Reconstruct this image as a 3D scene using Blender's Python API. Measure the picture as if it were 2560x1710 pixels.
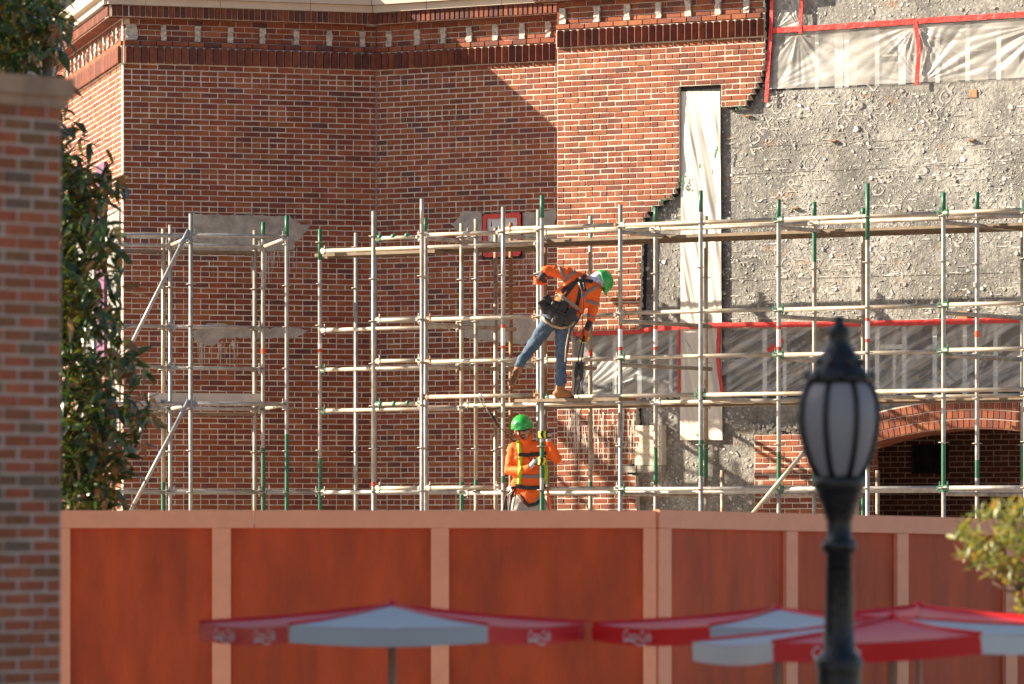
import bpy, bmesh, math, random
import numpy as np
from mathutils import Vector, Matrix, noise
from mathutils.bvhtree import BVHTree

random.seed(7); np.random.seed(7)
for o in list(bpy.data.objects): bpy.data.objects.remove(o)
SC = bpy.context.scene
COL = SC.collection
R = math.radians

# ------------------------------------------------------------------ camera
# 200 mm lens, level, lens shifted up (verticals stay vertical); eye 2.8 m above the street
F = 14222.0; ZC = 2.8; CX = 1280.0; HY = 1340.0
cam_d = bpy.data.cameras.new('camera'); cam = bpy.data.objects.new('camera', cam_d); COL.objects.link(cam)
cam.location = (0, 0, ZC); cam.rotation_euler = (R(90), 0, 0)
cam_d.lens = 200; cam_d.sensor_width = 36; cam_d.sensor_fit = 'HORIZONTAL'
cam_d.shift_y = (HY - 855.0) / 2560.0
cam_d.clip_start = 1; cam_d.clip_end = 3000
cam_d.dof.use_dof = True; cam_d.dof.focus_distance = 69.3; cam_d.dof.aperture_fstop = 3.7
SC.camera = cam
SC.render.engine = 'CYCLES'
SC.view_settings.view_transform = 'Standard'; SC.view_settings.look = 'None'
SC.view_settings.gamma = 1; SC.view_settings.use_curve_mapping = False
SC.view_settings.exposure = 1.66

# ------------------------------------------------------------------ sky and sun
SUN_D = Vector((2.267, -0.323, -1.04)).normalized()       # the way the light travels
w = bpy.data.worlds.new('World'); SC.world = w; w.use_nodes = True
nt = w.node_tree; bg = nt.nodes['Background']
sky = nt.nodes.new('ShaderNodeTexSky'); sky.sky_type = 'NISHITA'; sky.sun_disc = False
sky.sun_elevation = math.asin(-SUN_D.z); sky.sun_rotation = math.atan2(-SUN_D.x, -SUN_D.y)
sky.air_density = 1.0; sky.dust_density = 1.6; sky.ozone_density = 1.0
nt.links.new(sky.outputs[0], bg.inputs[0]); bg.inputs[1].default_value = 0.052
sl = bpy.data.lights.new('sun', 'SUN'); sun = bpy.data.objects.new('sun', sl); COL.objects.link(sun)
sl.energy = 5.0; sl.angle = R(0.53); sl.color = (1.0, 0.85, 0.64)
sun.rotation_euler = SUN_D.to_track_quat('-Z', 'Y').to_euler()

# ------------------------------------------------------------------ materials
def mat(name, col, rough=0.7, metal=0.0, noise_amt=0.0, scale=8.0, col2=None, bump=0.0, bscale=None, stretch=(1,1,1), coat=0.0, spec=0.5):
    m = bpy.data.materials.new(name); m.use_nodes = True
    N = m.node_tree.nodes; L = m.node_tree.links; b = N['Principled BSDF']
    b.inputs['Roughness'].default_value = rough; b.inputs['Metallic'].default_value = metal
    b.inputs['Base Color'].default_value = (*col, 1)
    b.inputs['Specular IOR Level'].default_value = spec
    if coat: b.inputs['Coat Weight'].default_value = coat; b.inputs['Coat Roughness'].default_value = 0.25
    if noise_amt or bump:
        g = N.new('ShaderNodeNewGeometry'); mp = N.new('ShaderNodeMapping'); mp.inputs['Scale'].default_value = stretch
        L.new(g.outputs['Position'], mp.inputs['Vector'])
        n = N.new('ShaderNodeTexNoise'); n.inputs['Scale'].default_value = scale; n.inputs['Detail'].default_value = 6
        n.inputs['Roughness'].default_value = 0.65
        L.new(mp.outputs[0], n.inputs['Vector'])
        if noise_amt:
            c2 = col2 or tuple(c*(1-noise_amt) for c in col)
            rmp = N.new('ShaderNodeValToRGB')
            rmp.color_ramp.elements[0].position = 0.33; rmp.color_ramp.elements[1].position = 0.67
            rmp.color_ramp.elements[0].color = (*c2, 1); rmp.color_ramp.elements[1].color = (*col, 1)
            L.new(n.outputs['Fac'], rmp.inputs['Fac']); L.new(rmp.outputs[0], b.inputs['Base Color'])
        if bump:
            n2 = N.new('ShaderNodeTexNoise'); n2.inputs['Scale'].default_value = bscale or scale*3; n2.inputs['Detail'].default_value = 5
            L.new(mp.outputs[0], n2.inputs['Vector'])
            bp = N.new('ShaderNodeBump'); bp.inputs['Strength'].default_value = bump; bp.inputs['Distance'].default_value = 0.02
            L.new(n2.outputs['Fac'], bp.inputs['Height']); L.new(bp.outputs[0], b.inputs['Normal'])
    return m

def rnd_value(N, L):
    """0..1 per piece: a face attribute plus the object's own random number"""
    a = N.new('ShaderNodeAttribute'); a.attribute_name = 'rnd'
    oi = N.new('ShaderNodeObjectInfo')
    ad = N.new('ShaderNodeMath'); ad.operation = 'ADD'; L.new(a.outputs['Fac'], ad.inputs[0]); L.new(oi.outputs['Random'], ad.inputs[1])
    fr = N.new('ShaderNodeMath'); fr.operation = 'FRACT'; L.new(ad.outputs[0], fr.inputs[0])
    return fr.outputs[0]

def piece_mat(name, stops, rough=0.85, grain=0.25, gscale=14, stretch=(1,1,1), bump=0.3, bscale=60):
    m = bpy.data.materials.new(name); m.use_nodes = True
    N = m.node_tree.nodes; L = m.node_tree.links; b = N['Principled BSDF']
    b.inputs['Roughness'].default_value = rough; b.inputs['Specular IOR Level'].default_value = 0.25
    v = rnd_value(N, L)
    rp = N.new('ShaderNodeValToRGB'); cr = rp.color_ramp; cr.interpolation = 'LINEAR'
    while len(cr.elements) < len(stops): cr.elements.new(0.5)
    for e, (p, c) in zip(cr.elements, stops): e.position = p; e.color = (*c, 1)
    L.new(v, rp.inputs['Fac'])
    g = N.new('ShaderNodeNewGeometry'); mp = N.new('ShaderNodeMapping'); mp.inputs['Scale'].default_value = stretch
    L.new(g.outputs['Position'], mp.inputs['Vector'])
    n = N.new('ShaderNodeTexNoise'); n.inputs['Scale'].default_value = gscale; n.inputs['Detail'].default_value = 5; n.inputs['Roughness'].default_value = 0.7
    L.new(mp.outputs[0], n.inputs['Vector'])
    mr = N.new('ShaderNodeMapRange'); mr.inputs['From Min'].default_value = 0.3; mr.inputs['From Max'].default_value = 0.7
    mr.inputs['To Min'].default_value = 1 - grain; mr.inputs['To Max'].default_value = 1 + grain
    L.new(n.outputs['Fac'], mr.inputs['Value'])
    mx = N.new('ShaderNodeMix'); mx.data_type = 'RGBA'; mx.blend_type = 'MULTIPLY'; mx.inputs['Factor'].default_value = 1
    cb = N.new('ShaderNodeCombineColor')
    for i in range(3): L.new(mr.outputs[0], cb.inputs[i])
    L.new(rp.outputs[0], mx.inputs['A']); L.new(cb.outputs[0], mx.inputs['B'])
    n3 = N.new('ShaderNodeTexNoise'); n3.inputs['Scale'].default_value = .9; n3.inputs['Detail'].default_value = 6; n3.inputs['Roughness'].default_value = .65
    L.new(g.outputs['Position'], n3.inputs['Vector'])
    r3 = N.new('ShaderNodeMapRange'); r3.inputs['From Min'].default_value = .35; r3.inputs['From Max'].default_value = .65
    r3.inputs['To Min'].default_value = .80; r3.inputs['To Max'].default_value = 1.14; L.new(n3.outputs['Fac'], r3.inputs['Value'])
    m3 = N.new('ShaderNodeVectorMath'); m3.operation = 'SCALE'; L.new(mx.outputs['Result'], m3.inputs[0]); L.new(r3.outputs[0], m3.inputs['Scale'])
    L.new(m3.outputs[0], b.inputs['Base Color'])
    n2 = N.new('ShaderNodeTexNoise'); n2.inputs['Scale'].default_value = bscale; n2.inputs['Detail'].default_value = 3
    L.new(g.outputs['Position'], n2.inputs['Vector'])
    bp = N.new('ShaderNodeBump'); bp.inputs['Strength'].default_value = bump; bp.inputs['Distance'].default_value = 0.01
    L.new(n2.outputs['Fac'], bp.inputs['Height']); L.new(bp.outputs[0], b.inputs['Normal'])
    return m

M = {}
M['brick'] = piece_mat('brick', [(0.0,(.285,.112,.056)),(.2,(.268,.090,.046)),(.5,(.24,.073,.040)),(.78,(.20,.062,.039)),(.93,(.16,.058,.043)),(1.0,(.12,.056,.048))], grain=.22, gscale=9, stretch=(1,1,.35))
M['brick_pier'] = piece_mat('brick_pier', [(0.0,(.42,.13,.06)),(.4,(.36,.10,.052)),(.65,(.28,.10,.05)),(.85,(.23,.12,.06)),(1.0,(.17,.11,.08))], grain=.2, gscale=18)
M['brick_belt'] = piece_mat('brick_belt', [(0.0,(.20,.062,.03)),(.4,(.155,.044,.026)),(.75,(.12,.037,.027)),(1.0,(.085,.034,.028))], grain=.35, gscale=14, rough=.7)
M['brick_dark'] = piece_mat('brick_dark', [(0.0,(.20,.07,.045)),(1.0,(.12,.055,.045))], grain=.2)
M['mortar'] = mat('mortar', (.64,.57,.49), .9, noise_amt=.25, scale=6, bump=.4, bscale=60)
M['mortar_pier'] = mat('mortar_pier', (.56,.45,.37), .9, noise_amt=.2, scale=10)
M['cement'] = mat('cement', (.43,.40,.36), .9, noise_amt=.45, scale=7, bump=.3, bscale=30)
M['stub'] = mat('stub', (.66,.62,.57), .9, noise_amt=.55, scale=28, bump=.8, bscale=50)
M['stone'] = mat('stone', (.55,.47,.39), .75, noise_amt=.12, scale=3, bump=.1)
M['stone_weathered'] = mat('stone_weathered', (.46,.375,.30), .85, noise_amt=.35, scale=5, stretch=(1,1,.4))
M['pier_stone'] = mat('pier_stone', (.46,.29,.19), .85, noise_amt=.4, scale=7, stretch=(1,1,.4))
def grey_wall_mat():
    m = bpy.data.materials.new('membrane'); m.use_nodes = True
    N = m.node_tree.nodes; L = m.node_tree.links; b = N['Principled BSDF']; b.inputs['Roughness'].default_value = .8
    g = N.new('ShaderNodeNewGeometry')
    def nz(sc, det=6, st=(1,1,1)):
        mp = N.new('ShaderNodeMapping'); mp.inputs['Scale'].default_value = st; L.new(g.outputs['Position'], mp.inputs['Vector'])
        n = N.new('ShaderNodeTexNoise'); n.inputs['Scale'].default_value = sc; n.inputs['Detail'].default_value = det; n.inputs['Roughness'].default_value = .7
        L.new(mp.outputs[0], n.inputs['Vector']); return n.outputs['Fac']
    def ramp(v, stops):
        r = N.new('ShaderNodeValToRGB'); cr = r.color_ramp
        while len(cr.elements) < len(stops): cr.elements.new(.5)
        for e,(p,c) in zip(cr.elements, stops): e.position = p; e.color = (*c,1)
        L.new(v, r.inputs['Fac']); return r.outputs[0]
    base = ramp(nz(1.3, 9), [(.34,(.13,.13,.128)),(.5,(.25,.247,.242)),(.64,(.42,.415,.405))])
    fine = ramp(nz(24, 5), [(.42,(.55,.55,.55)),(.6,(1.15,1.12,1.05))])
    mx = N.new('ShaderNodeMix'); mx.data_type='RGBA'; mx.blend_type='MULTIPLY'; mx.inputs['Factor'].default_value=.8
    L.new(base, mx.inputs['A']); L.new(fine, mx.inputs['B'])
    rust = ramp(nz(1.5, 6, (1,1,2.8)), [(.60,(0,0,0)),(.70,(1,1,1))])
    mx2 = N.new('ShaderNodeMix'); mx2.data_type='RGBA'
    ml = N.new('ShaderNodeMath'); ml.operation='MULTIPLY'; ml.inputs[1].default_value=.7
    L.new(rust, ml.inputs[0]); L.new(ml.outputs[0], mx2.inputs['Factor'])
    L.new(mx.outputs['Result'], mx2.inputs['A']); mx2.inputs['B'].default_value=(.30,.15,.06,1)
    L.new(mx2.outputs['Result'], b.inputs['Base Color'])
    bp = N.new('ShaderNodeBump'); bp.inputs['Strength'].default_value=.9; bp.inputs['Distance'].default_value=.03
    L.new(nz(16, 8), bp.inputs['Height']); L.new(bp.outputs[0], b.inputs['Normal'])
    return m
M['membrane'] = grey_wall_mat()
M['flake'] = piece_mat('flake', [(0,(.30,.295,.285)),(.5,(.45,.44,.42)),(1,(.66,.64,.61))], grain=.2, gscale=30)
M['print'] = mat('print', (.38,.37,.355), .8, noise_amt=.3, scale=20)
M['black_edge'] = mat('black_edge', (.03,.03,.032), .9, noise_amt=.5, scale=25, bump=1.0, bscale=25)
M['drip'] = mat('drip', (.62,.57,.51), .9, noise_amt=.2, scale=20)
def plastic(name, lo, hi, col, rough=.35, st=(1,1,1), sc=3):
    m = bpy.data.materials.new(name); m.use_nodes = True
    N = m.node_tree.nodes; L = m.node_tree.links; N.remove(N['Principled BSDF']); out = N['Material Output']
    tr = N.new('ShaderNodeBsdfTransparent'); df = N.new('ShaderNodeBsdfDiffuse'); df.inputs[0].default_value=(*col,1)
    tl = N.new('ShaderNodeBsdfTranslucent'); tl.inputs[0].default_value=(*col,1)
    gl = N.new('ShaderNodeBsdfGlossy'); gl.inputs['Roughness'].default_value = rough; gl.inputs[0].default_value=(.9,.9,.9,1)
    a = N.new('ShaderNodeMixShader'); a.inputs[0].default_value=.35; L.new(df.outputs[0],a.inputs[1]); L.new(tl.outputs[0],a.inputs[2])
    c = N.new('ShaderNodeMixShader'); c.inputs[0].default_value=.12; L.new(a.outputs[0],c.inputs[1]); L.new(gl.outputs[0],c.inputs[2])
    d = N.new('ShaderNodeMixShader'); L.new(tr.outputs[0],d.inputs[1]); L.new(c.outputs[0],d.inputs[2])
    tc = N.new('ShaderNodeTexCoord'); mp = N.new('ShaderNodeMapping'); mp.inputs['Scale'].default_value = st
    m0 = N.new('ShaderNodeMapping'); m0.inputs['Rotation'].default_value = (0, R(30), 0)
    L.new(tc.outputs['Object'], m0.inputs['Vector']); L.new(m0.outputs[0], mp.inputs['Vector'])
    n = N.new('ShaderNodeTexNoise'); n.inputs['Scale'].default_value = sc; n.inputs['Detail'].default_value = 4
    L.new(mp.outputs[0], n.inputs['Vector'])
    mr = N.new('ShaderNodeMapRange'); mr.inputs['From Min'].default_value=.38; mr.inputs['From Max'].default_value=.66
    mr.inputs['To Min'].default_value=lo; mr.inputs['To Max'].default_value=hi
    L.new(n.outputs['Fac'], mr.inputs['Value']); L.new(mr.outputs[0], d.inputs[0])
    L.new(d.outputs[0], out.inputs[0])
    return m
M['plastic_dense'] = plastic('plastic_dense', .28, .80, (.66,.65,.63), st=(.6,1,3), sc=2.)
M['plastic_thin'] = plastic('plastic_thin', .20, .70, (.72,.73,.74), st=(.35,1,8), sc=1.6)
M['sheet_white'] = mat('sheet_white', (.66,.62,.56), .45, noise_amt=.12, scale=2.5, stretch=(1,1,.25))
M['tape_red'] = mat('tape_red', (.62,.018,.014), .38, noise_amt=.25, scale=14, bump=.3)
M['galv'] = mat('galv', (.46,.45,.43), .45, metal=.35, noise_amt=.4, scale=12, col2=(.27,.255,.235), bump=.06)
M['galv_old'] = mat('galv_old', (.50,.46,.40), .55, metal=.35, noise_amt=.6, scale=7, col2=(.26,.19,.13))
M['tube_pale'] = mat('tube_pale', (.46,.43,.375), .5, metal=.3, noise_amt=.4, scale=7, col2=(.32,.25,.17))
M['tube_rust'] = mat('tube_rust', (.40,.22,.11), .7, metal=.1, noise_amt=.5, scale=9, col2=(.22,.12,.07))
M['green'] = mat('green', (.028,.165,.09), .5, noise_amt=.35, scale=9)
M['blue'] = mat('blue', (.10,.16,.29), .5, metal=.2, noise_amt=.5, scale=14, col2=(.3,.3,.3))
M['sticker_white'] = mat('sticker_white', (.75,.72,.70), .5)
M['sticker_red'] = mat('sticker_red', (.60,.05,.03), .5)
M['tag_orange'] = mat('tag_orange', (.85,.10,.02), .5)
M['deck'] = mat('deck', (.24,.18,.12), .65, metal=.15, noise_amt=.45, scale=6, col2=(.12,.085,.055))
M['toe'] = mat('toe', (.55,.50,.46), .8, noise_amt=.2, scale=4)
M['stud'] = mat('stud', (.60,.63,.66), .4, metal=.5, noise_amt=.15, scale=8)
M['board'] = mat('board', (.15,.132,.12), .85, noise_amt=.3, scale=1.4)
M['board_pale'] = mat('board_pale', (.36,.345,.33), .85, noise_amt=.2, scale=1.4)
M['dark'] = mat('dark', (.025,.026,.03), .7)
M['block'] = mat('block', (.74,.68,.56), .85, noise_amt=.3, scale=8, bump=.6)
M['foam'] = mat('foam', (.62,.36,.09), .8, noise_amt=.5, scale=14, bump=.8)
M['fence_panel'] = mat('fence_panel', (.52,.072,.014), .6, noise_amt=.42, scale=2.4, stretch=(1.5,1.5,.38), bump=.12)
M['fence_trim'] = mat('fence_trim', (.80,.36,.225), .6, noise_amt=.1, scale=5, stretch=(1,1,1))
M['lamp_iron'] = mat('lamp_iron', (.010,.009,.010), .34, metal=0, noise_amt=.5, scale=20, bump=.5, bscale=30)
M['ground'] = mat('ground', (.38,.32,.27), .85, noise_amt=.25, scale=.8)
M['canopy_red'] = mat('canopy_red', (.80,.010,.012), .5, noise_amt=.1, scale=4, coat=.3, spec=.3)
M['canopy_white'] = mat('canopy_white', (.55,.56,.57), .5, noise_amt=.05, scale=4)
M['umb_pole'] = mat('umb_pole', (.62,.55,.45), .4, metal=.3)
M['purple'] = mat('purple', (.15,.05,.125), .7, noise_amt=.2, scale=5)
M['roof'] = mat('roof', (.30,.285,.32), .85, noise_amt=.2, scale=1.5)
def leaf_mat(name, stops, under, sheen=.35):
    m = piece_mat(name, stops, rough=sheen, grain=.2, gscale=12, bump=.05)
    N = m.node_tree.nodes; L = m.node_tree.links; b = N['Principled BSDF']; b.inputs['Specular IOR Level'].default_value=.6
    src = b.inputs['Base Color'].links[0].from_socket
    g = N.new('ShaderNodeNewGeometry'); mx = N.new('ShaderNodeMix'); mx.data_type='RGBA'
    L.new(g.outputs['Backfacing'], mx.inputs['Factor']); L.new(src, mx.inputs['A']); mx.inputs['B'].default_value=(*under,1)
    L.new(mx.outputs['Result'], b.inputs['Base Color'])
    tl = N.new('ShaderNodeBsdfTranslucent'); ms = N.new('ShaderNodeVectorMath'); ms.operation='MULTIPLY'; ms.inputs[1].default_value=(3.2,2.6,.8)
    L.new(src, ms.inputs[0]); L.new(ms.outputs[0], tl.inputs[0])
    sh_ = N.new('ShaderNodeMixShader'); sh_.inputs[0].default_value=.2
    L.new(b.outputs[0], sh_.inputs[1]); L.new(tl.outputs[0], sh_.inputs[2]); L.new(sh_.outputs[0], N['Material Output'].inputs[0])
    return m
M['magnolia'] = leaf_mat('magnolia', [(0,(.022,.050,.016)),(.5,(.034,.076,.022)),(.88,(.055,.095,.025)),(1,(.12,.09,.03))], (.17,.085,.035), .24)
M['shrub'] = leaf_mat('shrub', [(0,(.07,.105,.02)),(.5,(.14,.18,.03)),(.85,(.26,.26,.07)),(1,(.34,.15,.05))], (.26,.27,.10), .45)
M['bark'] = mat('bark', (.16,.12,.09), .9, noise_amt=.4, scale=12)
M['hivis'] = mat('hivis', (.90,.135,.012), .75, noise_amt=.12, scale=18, bump=.35, bscale=22)
M['reflective'] = mat('reflective', (.20,.18,.185), .5)
M['jeans'] = mat('jeans', (.075,.125,.20), .85, noise_amt=.4, scale=14, bump=.5, bscale=20)
M['trousers'] = mat('trousers', (.33,.31,.30), .85, noise_amt=.2, scale=14, bump=.4, bscale=20)
M['boot'] = mat('boot', (.38,.165,.06), .7, noise_amt=.3, scale=20)
M['sole'] = mat('sole', (.20,.11,.06), .9, noise_amt=.3, scale=40)
M['skin'] = mat('skin', (.42,.20,.125), .5, noise_amt=.08, scale=20)
M['helmet'] = mat('helmet', (.025,.36,.06), .25, coat=.4)
M['strap'] = mat('strap', (.018,.018,.02), .6)
M['strap_lime'] = mat('strap_lime', (.38,.55,.03), .6)
M['leather'] = mat('leather', (.035,.03,.028), .55, noise_amt=.4, scale=18, bump=.3)
M['belt_tan'] = mat('belt_tan', (.42,.32,.22), .7)
M['glove_dark'] = mat('glove_dark', (.03,.03,.032), .7)
M['glove_yellow'] = mat('glove_yellow', (.75,.70,.04), .6)
M['glove_grey'] = mat('glove_grey', (.45,.44,.45), .7)
M['glove_orange'] = mat('glove_orange', (.75,.12,.02), .7, noise_amt=.3, scale=40)
M['bandana'] = mat('bandana', (.16,.22,.50), .8, noise_amt=.8, scale=40, col2=(.75,.78,.85))
M['hair'] = mat('hair', (.015,.012,.01), .6)
M['white'] = mat('white', (.8,.8,.8), .5)
M['metal'] = mat('metal', (.6,.6,.6), .3, metal=1)
def glass_mat():
    m = bpy.data.materials.new('lantern_glass'); m.use_nodes=True
    b = m.node_tree.nodes['Principled BSDF']; b.inputs['Base Color'].default_value=(.38,.375,.40,1); b.inputs['Roughness'].default_value=.35
    N=m.node_tree.nodes; L=m.node_tree.links
    tl=N.new('ShaderNodeBsdfTranslucent'); tl.inputs[0].default_value=(.48,.47,.49,1)
    mx=N.new('ShaderNodeMixShader'); mx.inputs[0].default_value=.35
    L.new(b.outputs[0],mx.inputs[1]); L.new(tl.outputs[0],mx.inputs[2]); L.new(mx.outputs[0],N['Material Output'].inputs[0])
    return m
M['lantern_glass'] = glass_mat()

# ------------------------------------------------------------------ helpers
def thing(name, label, cat, loc=(0,0,0), group=None):
    o = bpy.data.objects.new(name, None); COL.objects.link(o); o.location = loc; o.empty_display_size = .2
    o['label'] = label; o['category'] = cat
    if group: o['group'] = group
    return o
def put(o, parent):
    """parent o, keeping world coordinates (things and parts are never rotated before this)"""
    if parent is not None:
        o.parent = parent
        base = Vector((0,0,0)); p = parent
        while p is not None: base += p.location; p = p.parent
        o.location = o.location - base
    return o
class G:
    """collects world-space geometry with material slots"""
    def __init__(s): s.v=[]; s.f=[]; s.m=[]; s.r=[]; s.sm=[]
    def add(s, vs, fs, mi=0, rnd=None, smooth=False):
        n=len(s.v); s.v.extend([tuple(v) for v in vs])
        for f in fs: s.f.append(tuple(i+n for i in f)); s.m.append(mi); s.r.append(random.random() if rnd is None else rnd); s.sm.append(smooth)
    def box(s, c, hx, hy, hz, X=(1,0,0), Y=(0,1,0), Z=(0,0,1), mi=0, rnd=None):
        c=Vector(c); X=Vector(X)*hx; Y=Vector(Y)*hy; Z=Vector(Z)*hz
        vs=[c+X*a+Y*b+Z*d for d in(-1,1) for b in(-1,1) for a in(-1,1)]
        s.add(vs,[(0,2,3,1),(4,5,7,6),(0,1,5,4),(2,6,7,3),(0,4,6,2),(1,3,7,5)],mi,rnd)
    def tube(s, pts, rads, seg=10, mi=0, caps=True, smooth=True):
        pts=[Vector(p) for p in pts]
        if not hasattr(rads,'__len__'): rads=[rads]*len(pts)
        rings=[]; up=None; n0=len(s.v); vs=[]
        for i,p in enumerate(pts):
            t=(pts[min(i+1,len(pts)-1)]-pts[max(i-1,0)]).normalized()
            if up is None:
                up=Vector((0,0,1)) if abs(t.z)<.9 else Vector((1,0,0))
            a=t.cross(up).normalized(); b=a.cross(t).normalized(); up=b
            for k in range(seg):
                th=2*math.pi*k/seg; vs.append(p+(a*math.cos(th)+b*math.sin(th))*rads[i])
        fs=[]
        for i in range(len(pts)-1):
            for k in range(seg):
                fs.append((i*seg+k,i*seg+(k+1)%seg,(i+1)*seg+(k+1)%seg,(i+1)*seg+k))
        s.add(vs,fs,mi,smooth=smooth)
        if caps:
            n=len(s.v)-len(vs)
            s.f.append(tuple(n+k for k in range(seg))[::-1]); s.m.append(mi); s.r.append(.5); s.sm.append(False)
            e=n+(len(pts)-1)*seg
            s.f.append(tuple(e+k for k in range(seg))); s.m.append(mi); s.r.append(.5); s.sm.append(False)
    def lathe(s, c, prof, seg=24, mi=0, smooth=True):
        c=Vector(c); vs=[]; fs=[]
        for r,z in prof:
            for k in range(seg):
                th=2*math.pi*k/seg; vs.append(c+Vector((r*math.cos(th),r*math.sin(th),z)))
        for i in range(len(prof)-1):
            for k in range(seg): fs.append((i*seg+k,i*seg+(k+1)%seg,(i+1)*seg+(k+1)%seg,(i+1)*seg+k))
        s.add(vs,fs,mi,smooth=smooth)
    def mesh(s, name, mats):
        me=bpy.data.meshes.new(name); me.from_pydata(s.v,[],s.f)
        for m in mats: me.materials.append(M[m] if isinstance(m,str) else m)
        me.polygons.foreach_set('material_index',s.m); me.polygons.foreach_set('use_smooth',s.sm)
        a=me.attributes.new('rnd','FLOAT','FACE'); a.data.foreach_set('value',s.r)
        me.update(); return me
    def obj(s, name, mats, parent=None, label=None, cat=None, group=None, kind=None, origin=None):
        if isinstance(mats,str): mats=[mats]
        if origin is None and s.v:
            A=np.array(s.v); origin=Vector(((A[:,0].min()+A[:,0].max())/2,(A[:,1].min()+A[:,1].max())/2,A[:,2].min()))
        origin=Vector(origin)
        s.v=[(v[0]-origin.x,v[1]-origin.y,v[2]-origin.z) for v in s.v]
        o=bpy.data.objects.new(name,s.mesh(name,mats)); COL.objects.link(o); o.location=origin
        if label: o['label']=label
        if cat: o['category']=cat
        if group: o['group']=group
        if kind: o['kind']=kind
        return put(o,parent)
def inst(name, me, parent, loc, rz=0, kind=None):
    o=bpy.data.objects.new(name,me); COL.objects.link(o); o.location=loc; o.rotation_euler=(0,0,rz)
    return put(o,parent)

def at(px,py,Y): return Vector(((px-CX)/F*Y, Y, ZC+(HY-py)/F*Y))
class Plane:
    """a vertical wall plane: p0, direction ang of u; off>0 is towards the street"""
    def __init__(s,p0,ang):
        s.p0=Vector((p0[0],p0[1])); s.a=ang; s.U=Vector((math.cos(ang),math.sin(ang))); s.n=Vector((math.sin(ang),-math.cos(ang)))
    def u(s,px,off=0):
        k=(px-CX)/F; a=s.p0+s.n*off
        return (k*a.y-a.x)/(s.U.x-k*s.U.y)
    def P(s,u,z,off=0):
        q=s.p0+s.U*u+s.n*off; return Vector((q.x,q.y,z))
    def uz(s,px,py,off=0):
        u=s.u(px,off); q=s.p0+s.U*u+s.n*off
        return u, ZC+(HY-py)/F*q.y
    def pt(s,px,py,off=0):
        u,z=s.uz(px,py,off); return s.P(u,z,off)
    def shifted(s,off): return Plane(s.p0+s.n*off,s.a)
    def meet(s,o,off):
        a=s.p0+s.n*off; b=o.p0+o.n*off; d=b-a
        det=s.U.x*(-o.U.y)-s.U.y*(-o.U.x)
        return (d.x*(-o.U.y)-d.y*(-o.U.x))/det, (s.U.x*d.y-s.U.y*d.x)/det
    def frame(s): return dict(X=(s.U.x,s.U.y,0),Y=(s.n.x,s.n.y,0),Z=(0,0,1))
    def slab(s,g,u0,u1,z0,z1,o0,o1,mi=0,rnd=None):
        g.box(s.P((u0+u1)/2,(z0+z1)/2,(o0+o1)/2),(u1-u0)/2,(o1-o0)/2,(z1-z0)/2,mi=mi,rnd=rnd,**s.frame())

D0=71.3
corner=((941-CX)/F*D0, D0)
PL=Plane(corner,R(20)); PM=Plane(corner,R(-34)); PR=PM.shifted(.80)
uL=PL.u(308)
PS=Plane(PL.P(uL,0)[:2],R(-79))

# ------------------------------------------------------------------ ground
g=G(); g.add([(-900,-300,0),(900,-300,0),(900,1500,0),(-900,1500,0)],[(0,1,2,3)]); g.obj('ground',['ground'],kind='structure',origin=(0,0,0))

# ------------------------------------------------------------------ the brick building
BLD=thing('brick_building','red brick building with stone cornice and part of its facade stripped to grey membrane','building',(0,70,0))
CO=.0672
def wall_part(name,label=None):
    o=bpy.data.objects.new(name,None); COL.objects.link(o); o.location=(0,70,0); put(o,BLD)
    if label: o['label']=label
    return o
STUFF=G()            # every brick past the individually built ones
singles=[]           # (plane,u,z,len,h)
def brick_at(g,P,uc,zc,L,H,proud=.006,base=-.03,ch=.004,j=.0016,mi=0,rnd=None,bevel_top=0):
    hL=L/2; hH=H/2; J=lambda:random.uniform(-j,j); pr=proud+random.uniform(-.003,.003)
    t=random.uniform(-.0025,.0025)
    vs=[]
    out=[(-hL+J(),-hH+J()),(hL+J(),-hH+J()),(hL+J(),hH+J()),(-hL+J(),hH+J())]
    for (a,b) in out: vs.append(P.P(uc+a,zc+b,base))
    for (a,b) in out: vs.append(P.P(uc+a,zc+b,pr-ch+(t if a>0 else -t)))
    for (a,b) in out: vs.append(P.P(uc+a-math.copysign(ch,a),zc+b-math.copysign(ch,b),pr+(t if a>0 else -t)))
    fs=[]
    for i in range(4):
        k=(i+1)%4; fs.append((i,k,4+k,4+i)); fs.append((4+i,4+k,8+k,8+i))
    fs.append((8,9,10,11))
    g.add(vs,fs,mi,rnd=random.random() if rnd is None else rnd)
def field(P,ztop,zbot,ivals,pitch,backing,hph=2,off=0,phase=0.0,pick=None,joint=.0128,g=None,bd=.085):
    """courses of common bond from ztop down to zbot, clipped to the intervals of each course"""
    i=0; z=ztop; Q=P.shifted(off) if off else P
    g=g or STUFF
    while z-CO>zbot-1e-6:
        zc=z-CO/2
        hd=(i%6==hph)
        p=pitch/2 if hd else pitch
        sh=phase+(0 if hd else (pitch/2 if i%2 else 0))
        for (u0,u1) in ivals(zc):
            Q.slab(backing,u0,u1,z-CO,z,-bd,0.0)
            k=math.floor((u0-sh)/p)
            while True:
                a=sh+k*p; b=a+p; k+=1
                if a>=u1: break
                a=max(a,u0); b=min(b,u1)
                if b-a<.022: continue
                L=b-a-joint; H=CO-joint
                full=abs(b-a-p)<1e-6
                if full and pick and pick(Q.P((a+b)/2,zc)): singles.append((Q,(a+b)/2,zc,L,H,hd))
                else: brick_at(g,Q,(a+b)/2,zc+random.uniform(-.002,.002),L+random.uniform(-.004,.003),H+random.uniform(-.003,.003))
        z-=CO; i+=1
def proj(p): return (CX+F*p.x/p.y, HY-F*(p.z-ZC)/p.y)

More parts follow.
